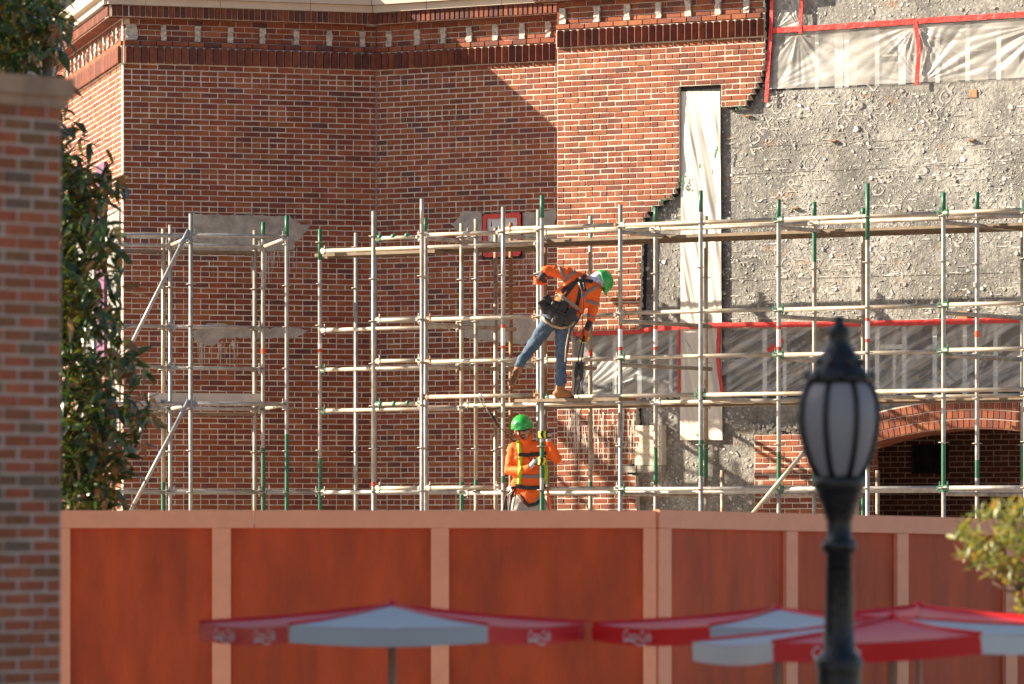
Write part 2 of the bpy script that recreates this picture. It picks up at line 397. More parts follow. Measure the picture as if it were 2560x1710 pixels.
# heights (metres) read off at the inner corner
zB0=PL.pt(941,177)[2]; zB1=PL.pt(940,133)[2]          # soldier belt of the left and middle walls
rB0=PR.pt(1394,121)[2]; rB1=PR.pt(1394,76)[2]          # and of the right wall, a little higher

# --- left wall (in shade, faces the camera)
wl=wall_part('brick_wall','shaded brick wall facing the street at left'); mort=G()
pk=[0]
def pick_left(p):
    x,y=proj(p)
    ok=(330<x<925 and 185<y<470 and pk[0]<300)
    if ok: pk[0]+=1
    return ok
field(PL,zB0,0,lambda z:[(uL,0)],.2215,mort,hph=2,pick=pick_left,phase=uL)
mort.obj('mortar_bed','mortar',wl)
W_LEFT=wl
# --- middle wall
wm=wall_part('brick_wall','angled brick wall crossed by the diagonal shadow'); mort=G()
uM1=PM.u(1393)+.1
field(PM,zB0,0,lambda z:[(0,uM1)],.2095,mort,hph=2,phase=.06)
mort.obj('mortar_bed','mortar',wm)
# --- side wall at far left (sunlit, runs away from the street)
ws=wall_part('brick_wall','sunlit brick side wall running back at far left'); mort=G()
field(PS,zB0,0,lambda z:[(-7.5,-.012)],.21,mort,hph=2,bd=.035)
mort.obj('mortar_bed','mortar',ws)
# --- right wall with the cut-out
uR0=PR.u(1393)
def path(pts): return np.array(sorted([(PR.uz(a,b)[1],PR.uz(a,b)[0]) for a,b in pts]))
p_up=path([(1912,-120),(1912,150),(1900,200),(1876,240),(1860,262),(1857,270)])
p_mid=path([(1697,271),(1697,455),(1682,490),(1652,506),(1622,530),(1606,550),(1602,700),(1600,770),(1597,812)])
p_low=path([(1592,980),(1590,1050),(1601,1090),(1598,1112),(1591,1140),(1572,1165),(1566,1182),(1588,1188),(1592,1290),(1592,1700)])
zU=lambda px,py: PR.uz(px,py)[1]
z_strip_top=zU(1750,217); z_step=zU(1830,270); z_win1=zU(1560,822); z_win0=zU(1560,992)
u_stripL=PR.u(1697); u_stripR=PR.u(1803); u_winL=PR.u(1430); u_patch=PR.u(1886); z_patch=zU(1900,1091)
# arch circle through three points of its lower edge
pts=[PR.uz(2210,1099),PR.uz(2400,1071),PR.uz(2552,1077)]
(ax,ay),(bx,by),(cx,cy)=pts
dd=2*(ax*(by-cy)+bx*(cy-ay)+cx*(ay-by))
ARC_U=((ax*ax+ay*ay)*(by-cy)+(bx*bx+by*by)*(cy-ay)+(cx*cx+cy*cy)*(ay-by))/dd
ARC_Z=((ax*ax+ay*ay)*(cx-bx)+(bx*bx+by*by)*(ax-cx)+(cx*cx+cy*cy)*(bx-ax))/dd
ARC_R=math.hypot(ax-ARC_U,ay-ARC_Z); RING=.108; ARC_OUT=ARC_R+3*RING+.012
u_jamb=PR.u(2138)
uc_half=ARC_U-u_jamb
def right_ivals(z):
    out=[]
    if z>z_step:
        ub=float(np.interp(z,p_up[:,0],p_up[:,1]))
        if z>z_strip_top: out.append((uR0,ub))
        else: out+= [(uR0,u_stripL),(u_stripR,ub)]
    elif z>z_win1: out.append((uR0,float(np.interp(z,p_mid[:,0],p_mid[:,1]))))
    elif z>z_win0: out.append((uR0,u_winL))
    else:
        out.append((uR0,float(np.interp(z,p_low[:,0],p_low[:,1]))))
    if z<z_patch:
        zi=ARC_Z+math.sqrt(ARC_R**2-uc_half**2); zs=ARC_Z+math.sqrt(ARC_OUT**2-uc_half**2)
        if z<zi: ue=u_jamb
        elif z<zs: ue=u_jamb-.02-.12*(z-zi)/(zs-zi)
        else: ue=ARC_U-math.sqrt(max(0,ARC_OUT**2-(z-ARC_Z)**2))
        if ue>u_patch+.05: out.append((u_patch,ue))
    return out
wr=wall_part('brick_wall','sunlit brick wall with a ragged cut edge beside the grey membrane'); mort=G()
field(PR,rB0,0,lambda z:[i for i in right_ivals(z) if i[0]<u_patch-.1],.2075,mort,hph=2,phase=uR0)
mort.obj('mortar_bed','mortar',wr); mort=G()
field(PR,rB0,0,lambda z:[i for i in right_ivals(z) if i[0]>u_patch-.1],.2075,mort,hph=2,phase=uR0)
mort.obj('mortar_bed','mortar',wr)
# return of the right wall (its narrow end at the step)
g=G(); PR.slab(g,uR0,uR0+.1,0,rB1+1.2,-.93,-.001); g.obj('wall_return','brick',wr)
# --- bands above: belt of soldiers, stretcher course, frieze with mortar stubs, corbelled row, cornice stones
SOLD_ME=[]; ROW_ME=[]
def upright_mesh(w,h,d,rnd_top,name,mi='brick_belt'):
    """an upright brick, rounded at the top corners of its front"""
    g=G(); n=4; prof=[]
    r=w*.32
    for k in range(n+1):
        th=math.pi*k/(2*n); prof.append((w/2-r+r*math.cos(th),h/2-r+r*math.sin(th)))
    for k in range(n+1):
        th=math.pi/2+math.pi*k/(2*n); prof.append((-w/2+r+r*math.cos(th),h/2-r+r*math.sin(th)))
    prof+= [(-w/2,-h/2),(w/2,-h/2)]
    if not rnd_top: prof=[(w/2,h/2),(-w/2,h/2),(-w/2,-h/2),(w/2,-h/2)]
    m=len(prof); c=.006
    vs=[(a,0,b) for a,b in prof]+[(a,-d+c,b) for a,b in prof]+[(a*(1-2*c/w),-d,b*(1-2*c/h)) for a,b in prof]
    fs=[(i,(i+1)%m,m+(i+1)%m,m+i)[::-1] for i in range(m)]+[(m+i,m+(i+1)%m,2*m+(i+1)%m,2*m+i)[::-1] for i in range(m)]+[tuple(2*m+i for i in range(m))[::-1]]
    g.add(vs,fs,rnd=random.random()); return g.mesh(name,[mi])
def uprights(P,u0,u1,z0,z1,pitch,off,depth,parent,name,rounded,fill=.80,mi='brick_belt',turn=0.):
    n=max(1,round((u1-u0)/pitch)); p=(u1-u0)/n; h=z1-z0-.012
    mes=[upright_mesh(p*fill*random.uniform(.96,1.03),h*random.uniform(.98,1.0),depth,rounded,name,mi) for _ in range(6)]
    for i in range(n):
        inst(name,random.choice(mes),parent,P.P(u0+(i+.5)*p,(z0+z1)/2+random.uniform(-.002,.002),off),P.a+turn)
def stub(P,u,z0,z1,wd,off,parent):
    g=G(); n=7; vs=[]; 
    for side in(0,1):
        for k in range(n):
            z=z0+(z1-z0)*k/(n-1)
            for s in(-1,1): vs.append(P.P(u+s*wd/2*random.uniform(.72,1.12),z,off-.02 if side==0 else off+random.uniform(.004,.03)))
    fs=[]
    for k in range(n-1):
        a=2*n+2*k; fs.append((a,a+1,a+3,a+2)); b=2*k
        fs.append((b,a,a+2,b+2)); fs.append((a+1,b+1,b+3,a+3))
    fs.append((2*n-2,4*n-2,4*n-1,2*n-1)); fs.append((0,1,2*n+1,2*n))
    g.add(vs,fs); g.obj('bracket_stub','stub',parent)
def bands(P,u0,u1,zb0,zb1,stubs,parent,ext0=0,ext1=0,joints=(),stones=True,pitch=.1015,end_meet=None,start_meet=None,turn=0.):
    g=G()
    P.slab(g,u0,u1,zb0,zb1,-.08,.022)                                   # mortar behind the belt
    P.slab(g,u0,u1,zb1,zb1+.36,-.08,-.008)                              # behind the frieze
    g.obj('mortar_bed','mortar',parent)
    uprights(P,u0,u1,zb0,zb1,pitch,.02 if not turn else .014,.05,parent,'soldier_brick',True,.78 if not turn else .82,turn=turn)
    # one stretcher course, slightly proud, and four frieze courses
    z=zb1
    k=0
    for row in range(5):
        a=u0-(.1 if row%2 else 0)
        while a<u1:
            b=min(a+.208,u1); aa=max(a,u0)
            if b-aa>.03: brick_at(STUFF,P,(aa+b)/2,z+CO/2,b-aa-.0105,CO-.0105,proud=.035 if row==0 else .002)
            a+=.208
        z+=CO
    for (su,wd) in stubs: stub(P,su,zb1+CO+.005,zb1+CO*3.9,wd,.012,parent)
    z1=zb1+CO*5; oz=.215
    def ends(off):
        a=u0-ext0*off; b=u1+ext1*off
        if end_meet is not None: b=P.meet(end_meet,off)[0]
        if start_meet is not None: a=P.meet(start_meet,off)[0]
        return a,b
    a,b=ends(oz)
    g=G(); P.slab(g,min(a,u0)+.004 if ext0 else a,b,z1,z1+.145,-.08,oz-.015); g.obj('corbel','mortar',parent)
    # brick ends on the underside of the corbel
    for k in range(int((b-a)/.07)): brick_under(P,a+.035+k*.07,z1,oz)
    uprights(P,a,b,z1,z1+.145,.0735,oz-.016,.026,parent,'rowlock_brick',False,.80)
    z2=z1+.145
    if stones:
        js=sorted(joints)
        for (lo,hi,off) in ((z2,z2+.085,oz+.06),(z2+.088,z2+.25,oz+.14)):
            a,b=ends(off)
            cuts=[a]+[P.u(j,off) for j in js if a+.1<P.u(j,off)<b-.1]+[b]
            for c0,c1 in zip(cuts[:-1],cuts[1:]):
                g=G(); P.slab(g,c0+.004,c1-.004,lo,hi,-.1,off); g.obj('cornice_stone','stone',parent)
            g=G(); P.slab(g,a+.01,b-.01,lo+.002,hi-.002,-.1,off-.012); g.obj('cornice_core','stone_weathered',parent)
def brick_under(P,u,z,oz):
    g=STUFF
    P.slab(g,u-.029,u+.029,z-.006,z+.02,.03,oz-.02)
bl=wall_part('cornice','brick and stone cornice over the shaded left wall')
stubsL=[(PL.u(x),.075) for x in (408,493,575,655,740,822,905)]+[(uL+.1,.15)]
bands(PL,uL,0,zB0,zB1,stubsL,bl,ext0=1,joints=(365,551,776),end_meet=PM)
bm_=wall_part('cornice','brick and stone cornice over the angled middle wall')
stubsM=[(PM.u(x),.085) for x in (975,1045,1110,1175,1240,1307,1373)]
bands(PM,0,uR0+.06,zB0,zB1,stubsM,bm_,joints=(1066,1254),start_meet=PL,turn=R(34))
br=wall_part('cornice','upper brick band over the sunlit right wall')
stubsR=[(PR.u(x),.09) for x in (1409,1494,1570,1648,1722,1797,1868)]
uRe=PR.u(1911)
bands(PR,uR0,uRe,rB0,rB1,stubsR,br,ext0=1,turn=R(34))
bs=wall_part('cornice','sunlit cornice over the side wall')
bands(PS,-7.5,0,zB0,zB1,[(-.45*k,.08) for k in range(1,14)],bs,ext1=1,joints=[308-14*k for k in range(1,14)])
# upper storey and roof mass behind the cornice so that nothing is open above
g=G()
P_=PL; zt=zB1+CO*5+.145+.26
for (P,a,b,top) in ((PL,uL,0,zt),(PM,0,PM.u(1393),zt)): P.slab(g,a,b,top,top+.07,-.35,.15)
g.obj('parapet','stone',BLD)
g=G(); PR.slab(g,uR0-.2,uRe,rB1+CO*5+.146,rB1+CO*5+1.0,-.3,.2); g.obj('parapet','brick_dark',BLD)

# individually built bricks of the left wall
var={}
for hd in (False,True):
    src=[s for s in singles if s[5]==hd]
    if not src: continue
    L,H=src[0][3],src[0][4]
    ZP=Plane((0,0),0)
    lst=[]
    for k in range(14):
        g=G(); brick_at(g,ZP,0,0,L+random.uniform(-.004,.003),H+random.uniform(-.003,.003)); lst.append(g.mesh('brick',['brick']))
    var[hd]=lst
for (P,u,z,L,H,hd) in singles:
    inst('brick',random.choice(var[hd]),W_LEFT,P.P(u,z+random.uniform(-.0012,.0012),0),P.a)

# solid core behind the veneer, closing the inner corner
g=G(); A0=PL.shifted(-.1); B0=PM.shifted(-.1); um=A0.meet(B0,0)[0]
c_=A0.P(um,0); l_=A0.P(uL+.12,0); r_=B0.P(uR0+.3,0); b1=Vector((l_.x+.6,l_.y+6,0)); b2=Vector((r_.x+3,r_.y+7,0))
top=zB1+CO*5+.5; base=[l_,c_,r_,b2,b1]
vs=[Vector((p.x,p.y,z)) for z in(0,top) for p in base]
g.add(vs,[(0,1,2,3,4)[::-1],(5,6,7,8,9)]+[(i,(i+1)%5,5+(i+1)%5,5+i) for i in range(5)]); g.obj('core','mortar_pier',BLD)
# dark vertical joint at the inner corner
g=G(); q=PL.P(-.012,zB0/2,.004); g.tube([PL.P(-.004,0,.006),PL.P(-.004,zB0,.006)],.009,6); g.obj('corner_joint','cement',BLD)

# --- grey membrane wall
PG=PR.shifted(-.095)
uGR=PG.u(2760)
za1=PG.uz(2240,62)[1]; za0=PG.uz(2240,212)[1]           # upper window opening
zl1=PG.uz(2100,816)[1]; zl0=PG.uz(2100,992)[1]          # lower window opening
u_aL=PG.u(1925)
gw=wall_part('membrane_wall','grey membrane wall spattered with old mortar'); g=G()
uG0=PG.u(1420)
zg_top=rB1+1.3
PG.slab(g,u_aL-.45,uGR,za1,zg_top,-.12,0)
PG.slab(g,uG0,u_aL,za0,za1,-.12,0)
PG.slab(g,uG0,uGR,zl1,za0,-.12,0)
PG.slab(g,uG0,u_winL+.02,zl0,zl1,-.12,0)
# below the lower window, with the arch left open
uJ=u_jamb
PG.slab(g,uG0,uJ-.02,0,zl0,-.12,0)
n=40
vs=[];fs=[]
for k in range(n+1):
    u=uJ-.02+(uGR-uJ+.02)*k/n
    d=ARC_OUT**2-(u-ARC_U)**2
    za=ARC_Z+math.sqrt(max(d,.01)); za=min(za,zl0-.001)
    vs+=[PG.P(u,za,0),PG.P(u,zl0,0)]
for k in range(n): fs.append((2*k,2*k+2,2*k+3,2*k+1))
g.add(vs,fs)
g.obj('membrane','membrane',gw)
# lap lines of the membrane sheets
g=G()
for py in (352,420,575,690): 
    u0,z=PG.uz(2200,py); 
    nseg=60
    pr=None
    ua=PG.u(1815); 
    for k in range(nseg):
        a=ua+(uGR-ua)*k/nseg; b=ua+(uGR-ua)*(k+1)/nseg
        if random.random()<.8: PG.slab(g,a,b,z-.004+random.uniform(-.003,.003),z+.003,.0,.007)
g.obj('membrane_lap','membrane',gw,kind='stuff')
# mortar flakes
fl=G()
def flake(u,z,s,h):
    n=random.choice((4,5,6)); vs=[]; ph=random.random()*6; el=random.uniform(.28,.95); ro=random.gauss(0,.7)
    tu=random.uniform(-.5,.5); tz=random.uniform(-.5,.5)
    ring=[]
    for k in range(n):
        th=ph+2*math.pi*k/n; r=s*random.uniform(.45,1.25)
        a=r*math.cos(th); b=r*el*math.sin(th)
        ring.append((a*math.cos(ro)-b*math.sin(ro),a*math.sin(ro)+b*math.cos(ro)))
    base=[PG.P(u+a*1.05,z+b*1.05,-.002) for a,b in ring]
    top=[PG.P(u+a*.8,z+b*.8,max(.003,h*(1+tu*a/s+tz*b/s))) for a,b in ring]
    fs=[tuple(n+i for i in range(n))]+[(i,(i+1)%n,n+(i+1)%n,n+i) for i in range(n)]
    fl.add(base+top,fs,rnd=random.random())
cnt=0
while cnt<9500:
    px=random.uniform(1606,2590); py=random.uniform(-5,1290)
    if not(py<812 or (py>985 and px<1890)): continue
    u,z=PG.uz(px,py)
    if 45<py<225 and px>1925: continue
    dens=noise.noise(Vector((u*1.5,z*1.5,3.)))*.5+.5
    dens2=noise.noise(Vector((u*.6+9,z*.9,1.)))*.5+.5
    if random.random()>dens*dens2*2.6: continue
    s=min(.045,random.lognormvariate(-4.45,.55)); flake(u,z,s,s*random.uniform(.15,.45)); cnt+=1
for k in range(420):
    px=random.uniform(1815,2580); py=random.uniform(230,810); u,z=PG.uz(px,py); z=round(z/CO)*CO+random.gauss(0,.006); L=random.uniform(.03,.16); n=6
    vs=[]
    for i in range(n+1):
        a=u-L/2+L*i/n; h=random.uniform(.003,.012)*(1 if 0<i<n else .3); o=random.uniform(.003,.014)
        vs+=[PG.P(a,z-h,.0),PG.P(a,z,o),PG.P(a,z+h,.0)]
    fl.add(vs,[(3*i+q,3*i+3+q,3*i+4+q,3*i+1+q) for i in range(n) for q in range(2)],rnd=random.random())
fl.obj('mortar_flakes','flake',gw,kind='stuff')
# printed lettering of the membrane
def text_geo(body,size,shear=0.):
    c=bpy.data.curves.new('t','FONT'); c.body=body; c.size=size; c.shear=shear; c.align_x='CENTER'; c.resolution_u=2
    o=bpy.data.objects.new('t',c); COL.objects.link(o); dg=bpy.context.evaluated_depsgraph_get(); dg.update()
    me=bpy.data.meshes.new_from_object(o.evaluated_get(dg)); vs=[v.co.copy() for v in me.vertices]; fs=[tuple(p.vertices) for p in me.polygons]
    bpy.data.objects.remove(o); bpy.data.curves.remove(c); bpy.data.meshes.remove(me)
    return vs,fs
T1=text_geo('GRACE',.23); T2=text_geo('Ice & Water',.12); T3=text_geo('Shield',.12)
g=G()
def stamp(T,u,z,ang,dx,dy):
    vs,fs=T; ca,sa=math.cos(ang),math.sin(ang)
    for f in fs:
        if random.random()<.1: continue
        g.add([PG.P(u+(vs[i].x+dx)*ca-(vs[i].y+dy)*sa, z+(vs[i].x+dx)*sa+(vs[i].y+dy)*ca, .004) for i in f],[tuple(range(len(f)))])
for (px,py) in ((1930,310),(2150,275),(2350,285),(2010,450),(2240,440),(2440,560),(2010,630),(2230,620)):
    u,z=PG.uz(px,py); stamp(T1,u,z,R(47),0,0); stamp(T2,u,z,R(47),-.05,-.14); stamp(T3,u,z,R(47),-.05,-.27)
g.obj('printed_lettering','print',gw,kind='stuff')
# ragged black edge along the cut
g=G()
def edge_strip(pts,wd0,wd1,off=.06):
    P=[PG.uz(a,b) for a,b in pts]; fine=[]
    for (a,b),(c,d) in zip(P[:-1],P[1:]):
        n=max(2,int(math.hypot(c-a,d-b)/.03))
        for k in range(n): fine.append((a+(c-a)*k/n,b+(d-b)*k/n))
    fine.append(P[-1])
    vs=[]
    for u,z in fine:
        vs.append(PG.P(u-.03,z,off)); vs.append(PG.P(u+random.uniform(wd0,wd1),z+random.uniform(-.01,.01),off+random.uniform(-.02,.03))); vs.append(PG.P(u+wd1+.02,z,.0))
    fs=[]
    for k in range(len(fine)-1):
        fs+= [(3*k,3*k+1,3*k+4,3*k+3),(3*k+1,3*k+2,3*k+5,3*k+4)]
    g.add(vs,fs)
edge_strip([(1914,-20),(1914,150),(1902,200),(1878,240),(1862,266),(1820,274)],.02,.06)
edge_strip([(1697,215),(1698,455),(1684,490),(1654,508),(1624,532),(1608,552),(1604,700),(1601,790)],.02,.055)
edge_strip([(1594,1005),(1592,1050),(1603,1090),(1600,1112),(1593,1140),(1574,1165)],.01,.04)
PG.slab(g,u_stripL-.02,u_stripR+.02,z_strip_top-.09,z_strip_top+.005,0,.05)
g.obj('cut_edge','black_edge',gw)
# green spray paint marks along the cut
g=G()
for pts in ([(1636,520),(1660,500),(1680,492)],[(1606,560),(1604,640),(1603,720)],[(1590,1020),(1596,1090),(1590,1140)],[(1868,270),(1840,272)]):
    P=[PR.uz(a,b) for a,b in pts]
    for (a,b),(c,d) in zip(P[:-1],P[1:]):
        for k in range(14):
            t=random.random(); s=random.uniform(.004,.012)
            uu=a+(c-a)*t-random.uniform(0,.04); zz=b+(d-b)*t+random.uniform(-.02,.02)
            g.add([PR.P(uu-s,zz-s*.6,.0145),PR.P(uu+s,zz-s*.6,.0145),PR.P(uu+s*.5,zz+s,.0145)],[(0,1,2)])
g.obj('spray_paint','green',wr,kind='stuff')
# rusty anchors and small hole
g=G(); PG.slab(g,PG.u(2425),PG.u(2443),PG.uz(2434,244)[1],PG.uz(2434,224)[1],0,.012); g.obj('socket','tube_rust',gw)
g=G(); PG.slab(g,PG.u(2396),PG.u(2422),PG.uz(2410,801)[1],PG.uz(2410,778)[1],0,.04); g.obj('junction_plate','tube_rust',gw)
g=G()
for px,py in ((2085,352),(1870,290),(1990,520),(2430,350)):
    p=PG.pt(px,py); PG.slab(g,PG.u(px)-.05,PG.u(px)+.05,p.z-.008,p.z+.004,0,.05)
g.obj('wall_tie','tube_rust',gw)

# --- window framing behind the plastic
def framing(z0,z1,px0,px1,studs,back,parent,boardm,off=-.30):
    g=G(); ua=PG.u(px0)-.1; ub=uGR
    PG.slab(g,ua,ub,z0-.1,z1+.1,off-.05,off); g.obj('back_board',boardm,parent)
    g=G(); PG.slab(g,ua,ub,z1-.002,z1+.1,off,-.121); PG.slab(g,ua,ub,z0-.1,z0+.002,off,-.121); PG.slab(g,ua-.06,ua,z0,z1,off,-.121); g.obj('window_reveal','board_pale',parent)
    for px,wd in studs:
        u=PG.u(px,-.16); g=G(); PG.slab(g,u-wd/2,u+wd/2,z0+.01,z1-.01,-.2,-.13); g.obj('stud','stud',parent)
fr=wall_part('window_opening','upper window opening under clear plastic')
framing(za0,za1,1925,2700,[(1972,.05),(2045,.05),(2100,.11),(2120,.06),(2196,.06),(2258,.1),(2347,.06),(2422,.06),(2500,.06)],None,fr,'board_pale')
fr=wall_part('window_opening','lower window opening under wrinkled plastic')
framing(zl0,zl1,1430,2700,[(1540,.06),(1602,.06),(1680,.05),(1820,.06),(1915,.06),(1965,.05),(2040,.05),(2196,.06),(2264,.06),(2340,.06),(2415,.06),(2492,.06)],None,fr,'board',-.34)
g=G(); PG.slab(g,PG.u(2203,-.16),PG.u(2262,-.16),PG.uz(2230,872)[1],PG.uz(2230,860)[1],-.19,-.125); PG.slab(g,PG.u(2234,-.16),PG.u(2241,-.16),zl0,PG.uz(2230,872)[1],-.19,-.14); g.obj('stud_header','stud',fr)
# --- narrow plastic-covered openings are things of their own (below)

# --- white block, ledge and foam where the veneer is gone
g=G(); PG.slab(g,PG.u(1598),PG.u(1666),zU(1630,1163),zU(1630,1063),0,.1)
for r_ in range(7):
    for c_ in range(7):
        u=PG.u(1598)+.03+c_*.055; z=zU(1630,1155)+.02+r_*.07
        PG.slab(g,u-.004,u+.004,z-.004,z+.004,.09,.102,mi=1)
g.obj('hollow_block',['block','dark'],gw)
for a,b in ((1568,1602),(1605,1666)):
    g=G(); PG.slab(g,PG.u(a),PG.u(b),zU(1630,1181),zU(1630,1164),0,.11); g.obj('ledge_stone','cement',gw)
g=G(); PG.slab(g,PG.u(1567),PG.u(1590),zU(1580,1212),zU(1580,1186),0,.09); g.obj('brick_stub','block',gw)
g=G()
for k in range(36):
    px=random.uniform(1896,1944); py=random.uniform(1168,1250)
    p=PG.pt(px,py,.03); r=random.uniform(.02,.05); g.lathe(p-Vector((0,.02,0)),[(.001,-r*.7),(r,-r*.3),(r*1.1,r*.1),(r*.6,r*.6),(.001,r*.7)],7)
g.obj('foam_lumps','foam',gw,kind='stuff')
g=G(); PG.slab(g,u_patch,PG.u(1952),zU(1920,1256),zU(1920,1166),.0,.10); g.obj('cavity_back','cement',gw)
# rubble line above the brick patch
g=G()
for k in range(260):
    px=random.uniform(1884,2200); py=1078+random.gauss(0,8); p=PG.pt(px,py,random.uniform(0,.08)); s=random.uniform(.008,.03)
    g.box(p,s,s*.7,s*.5,X=(math.cos(k),0,math.sin(k)),Y=(0,1,0),Z=(-math.sin(k),0,math.cos(k)),rnd=random.random())
g.obj('broken_mortar','flake',gw,kind='stuff')

# --- arch: three rings of brick ends, soffit, dark passage behind
arch=wall_part('brick_arch','segmental brick arch of three rings over the dark passage'); ARCHG=G()
half=math.asin(min(.999,(ARC_U-u_jamb)/ARC_R))
g=G(); n=48
for k in range(n):
    t0=-half-.02+2*(half+.02)*k/n; t1=-half-.02+2*(half+.02)*(k+1)/n
    q=[]
    for off in (-.55,.0):
        for r in (ARC_R,ARC_OUT):
            for t in (t0,t1): q.append(PR.P(ARC_U+r*math.sin(t),ARC_Z+r*math.cos(t),off))
    g.add(q,[(4,5,7,6),(0,1,5,4)])
g.obj('mortar_bed','mortar',arch)
nb=0
for ring in range(3):
    r0=ARC_R+ring*RING; step=.0775/(r0+.05); k=0; t=-half-.01+(step/2 if ring%2 else 0)
    while t<half:
        tc=t+step/2; cu=ARC_U+(r0+RING/2)*math.sin(tc); cz=ARC_Z+(r0+RING/2)*math.cos(tc)
        bw=.066; bh=RING-.011
        gg=G(); e=Vector((math.cos(tc),-math.sin(tc))); f=Vector((math.sin(tc),math.cos(tc)))
        vs=[]
        for off,sc in ((-.02,1),(.006,1),(.011,.9)):
            for a,b in ((-1,-1),(1,-1),(1,1),(-1,1)):
                q=e*(a*bw/2*sc)+f*(b*bh/2*sc); vs.append(PR.P(cu+q.x,cz+q.y,off+random.uniform(-.001,.001)))
        fs=[]
        for i in range(4): fs+=[(i,(i+1)%4,4+(i+1)%4,4+i),(4+i,4+(i+1)%4,8+(i+1)%4,8+i)]
        fs.append((8,9,10,11)); gg.add(vs,fs,rnd=random.random()); gg.obj('arch_brick','brick',arch); t+=step
# soffit bricks (long thin courses seen at a grazing angle)
for ro in range(8):
    a0=-.54+ro*.068
    t=-half
    while t<half:
        st=.2/ARC_R; q=[]
        tt=t+(st/2 if ro%2 else 0)
        vs=[]
        for rr in (ARC_R+.002,ARC_R-.007):
            for off in (a0+.004,a0+.062):
                for x in (tt+.005/ARC_R,tt+st-.005/ARC_R): vs.append(PR.P(ARC_U+rr*math.sin(x),ARC_Z+rr*math.cos(x),off))
        STUFF.add(vs,[(4,5,7,6),(0,1,5,4),(2,6,7,3),(0,4,6,2),(1,3,7,5)],rnd=random.random()); t+=st
# jambs and passage
g=G()
zi=ARC_Z+math.sqrt(ARC_R**2-uc_half**2)
PR.slab(g,u_jamb-.3,u_jamb-.01,0,zi,-.55,-.086)
g.obj('jamb','mortar_pier',arch)
PJ=Plane(PR.P(u_jamb-.01,0,0)[:2],PR.a+R(90)); mort=G(); field(PJ,zi,0,lambda z:[(.0,.55)],.208,mort,hph=3,bd=.02); mort.obj('mortar_bed','mortar',arch)
PB=PR.shifted(-4.2); mort=G(); DK=G()
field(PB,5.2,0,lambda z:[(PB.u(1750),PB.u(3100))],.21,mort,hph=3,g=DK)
DK.obj('brickwork','brick_dark',arch,kind='stuff')  # bricks coloured darker to stand in for shade inside the passage
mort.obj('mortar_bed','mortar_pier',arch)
g=G()
PR.slab(g,u_jamb-3.5,u_jamb+7,4.62,4.8,-4.3,-.551)
PR.slab(g,u_jamb-3.5,u_jamb-.3,0,4.62,-.62,-.553)
PR.slab(g,u_jamb-3.6,u_jamb-3.5,0,4.8,-4.3,-.551)
PR.slab(g,u_jamb+5.2,u_jamb+5.3,0,4.8,-4.3,-.551)
PR.slab(g,u_jamb+3.6,u_jamb+5.3,0,4.8,-.6,-.551)
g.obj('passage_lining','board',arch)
g=G(); a=PB.u(2288); b=PB.u(2372); z0=PB.uz(2330,1184)[1]; z1=PB.uz(2330,1112)[1]
PB.slab(g,a,b,z0,z1,0,.03)
for cx_ in (a,(a+b)/2,b): PB.slab(g,cx_-.012,cx_+.012,z0,z1,.03,.06)
for k in range(12): PB.slab(g,a,b,z0+(z1-z0)*k/12,z0+(z1-z0)*k/12+.012,.03,.05)
PB.slab(g,a,b,(z0+z1)/2-.02,(z0+z1)/2+.02,.03,.062)
g.obj('louvre_window','dark',arch)

# --- cement patches, drips
def patch(P,outline,parent,off=.016,mi='cement',name='cement_patch'):
    q=[]
    for (a,b),(c,d) in zip(outline,outline[1:]+outline[:1]):
        n=max(1,int(math.hypot(c-a,d-b)/7))
        for k in range(n): q.append((a+(c-a)*k/n+random.uniform(-3.2,3.2),b+(d-b)*k/n+random.uniform(-2.6,2.6)))
    top=[P.pt(a,b,off) for a,b in q]; bot=[P.pt(a,b,0) for a,b in q]; n=len(q)
    g=G(); g.add(top+bot,[tuple(range(n))[::-1]]+[(i,(i+1)%n,n+(i+1)%n,n+i) for i in range(n)])
    # block joints cut as darker seams
    return g.obj(name,mi,parent)
patch(PL,[(480,533),(500,536),(724,539),(736,548),(742,556),(758,562),(774,560),(768,574),(757,588),(752,596),(738,606),(733,622),(716,626),(700,624),(660,627),(480,628)],W_LEFT)
patch(PL,[(482,826),(505,815),(520,806),(545,808),(660,822),(720,817),(745,820),(772,826),(757,835),(742,845),(700,846),(560,845),(545,856),(535,864),(512,862),(485,854)],W_LEFT)
patch(PM,[(1130,560),(1142,548),(1150,530),(1200,528),(1206,532),(1304,532),(1340,530),(1388,522),(1392,535),(1384,560),(1372,575),(1330,600),(1310,620),(1196,640),(1196,600),(1150,590)],wm)
patch(PM,[(1162,802),(1240,800),(1385,796),(1388,850),(1300,860),(1200,850),(1162,845)],wm)
g=G()
for P,(a,b,c,d) in ((PL,(486,530,560,576)),(PL,(500,528,575,600))): pass
for (x0,x1,y) in ((505,528,548),(505,528,560),(505,530,575),(505,528,590),(735,760,552),(735,758,566),(735,752,583)):
    u0,z=PL.uz(x0,y,.016); u1=PL.u(x1,.016); PL.slab(g,u0,u1,z-.005,z+.004,.01,.0175)
for (x,y0,y1) in ((507,534,548),(528,548,560),(507,560,575),(531,575,590),(737,540,562),(755,562,585)):
    u,z0=PL.uz(x,y1,.016); z1=PL.uz(x,y0,.016)[1]; PL.slab(g,u-.004,u+.004,z0,z1,.01,.0178)
g.obj('patch_joint','stone_weathered',W_LEFT,kind='stuff')
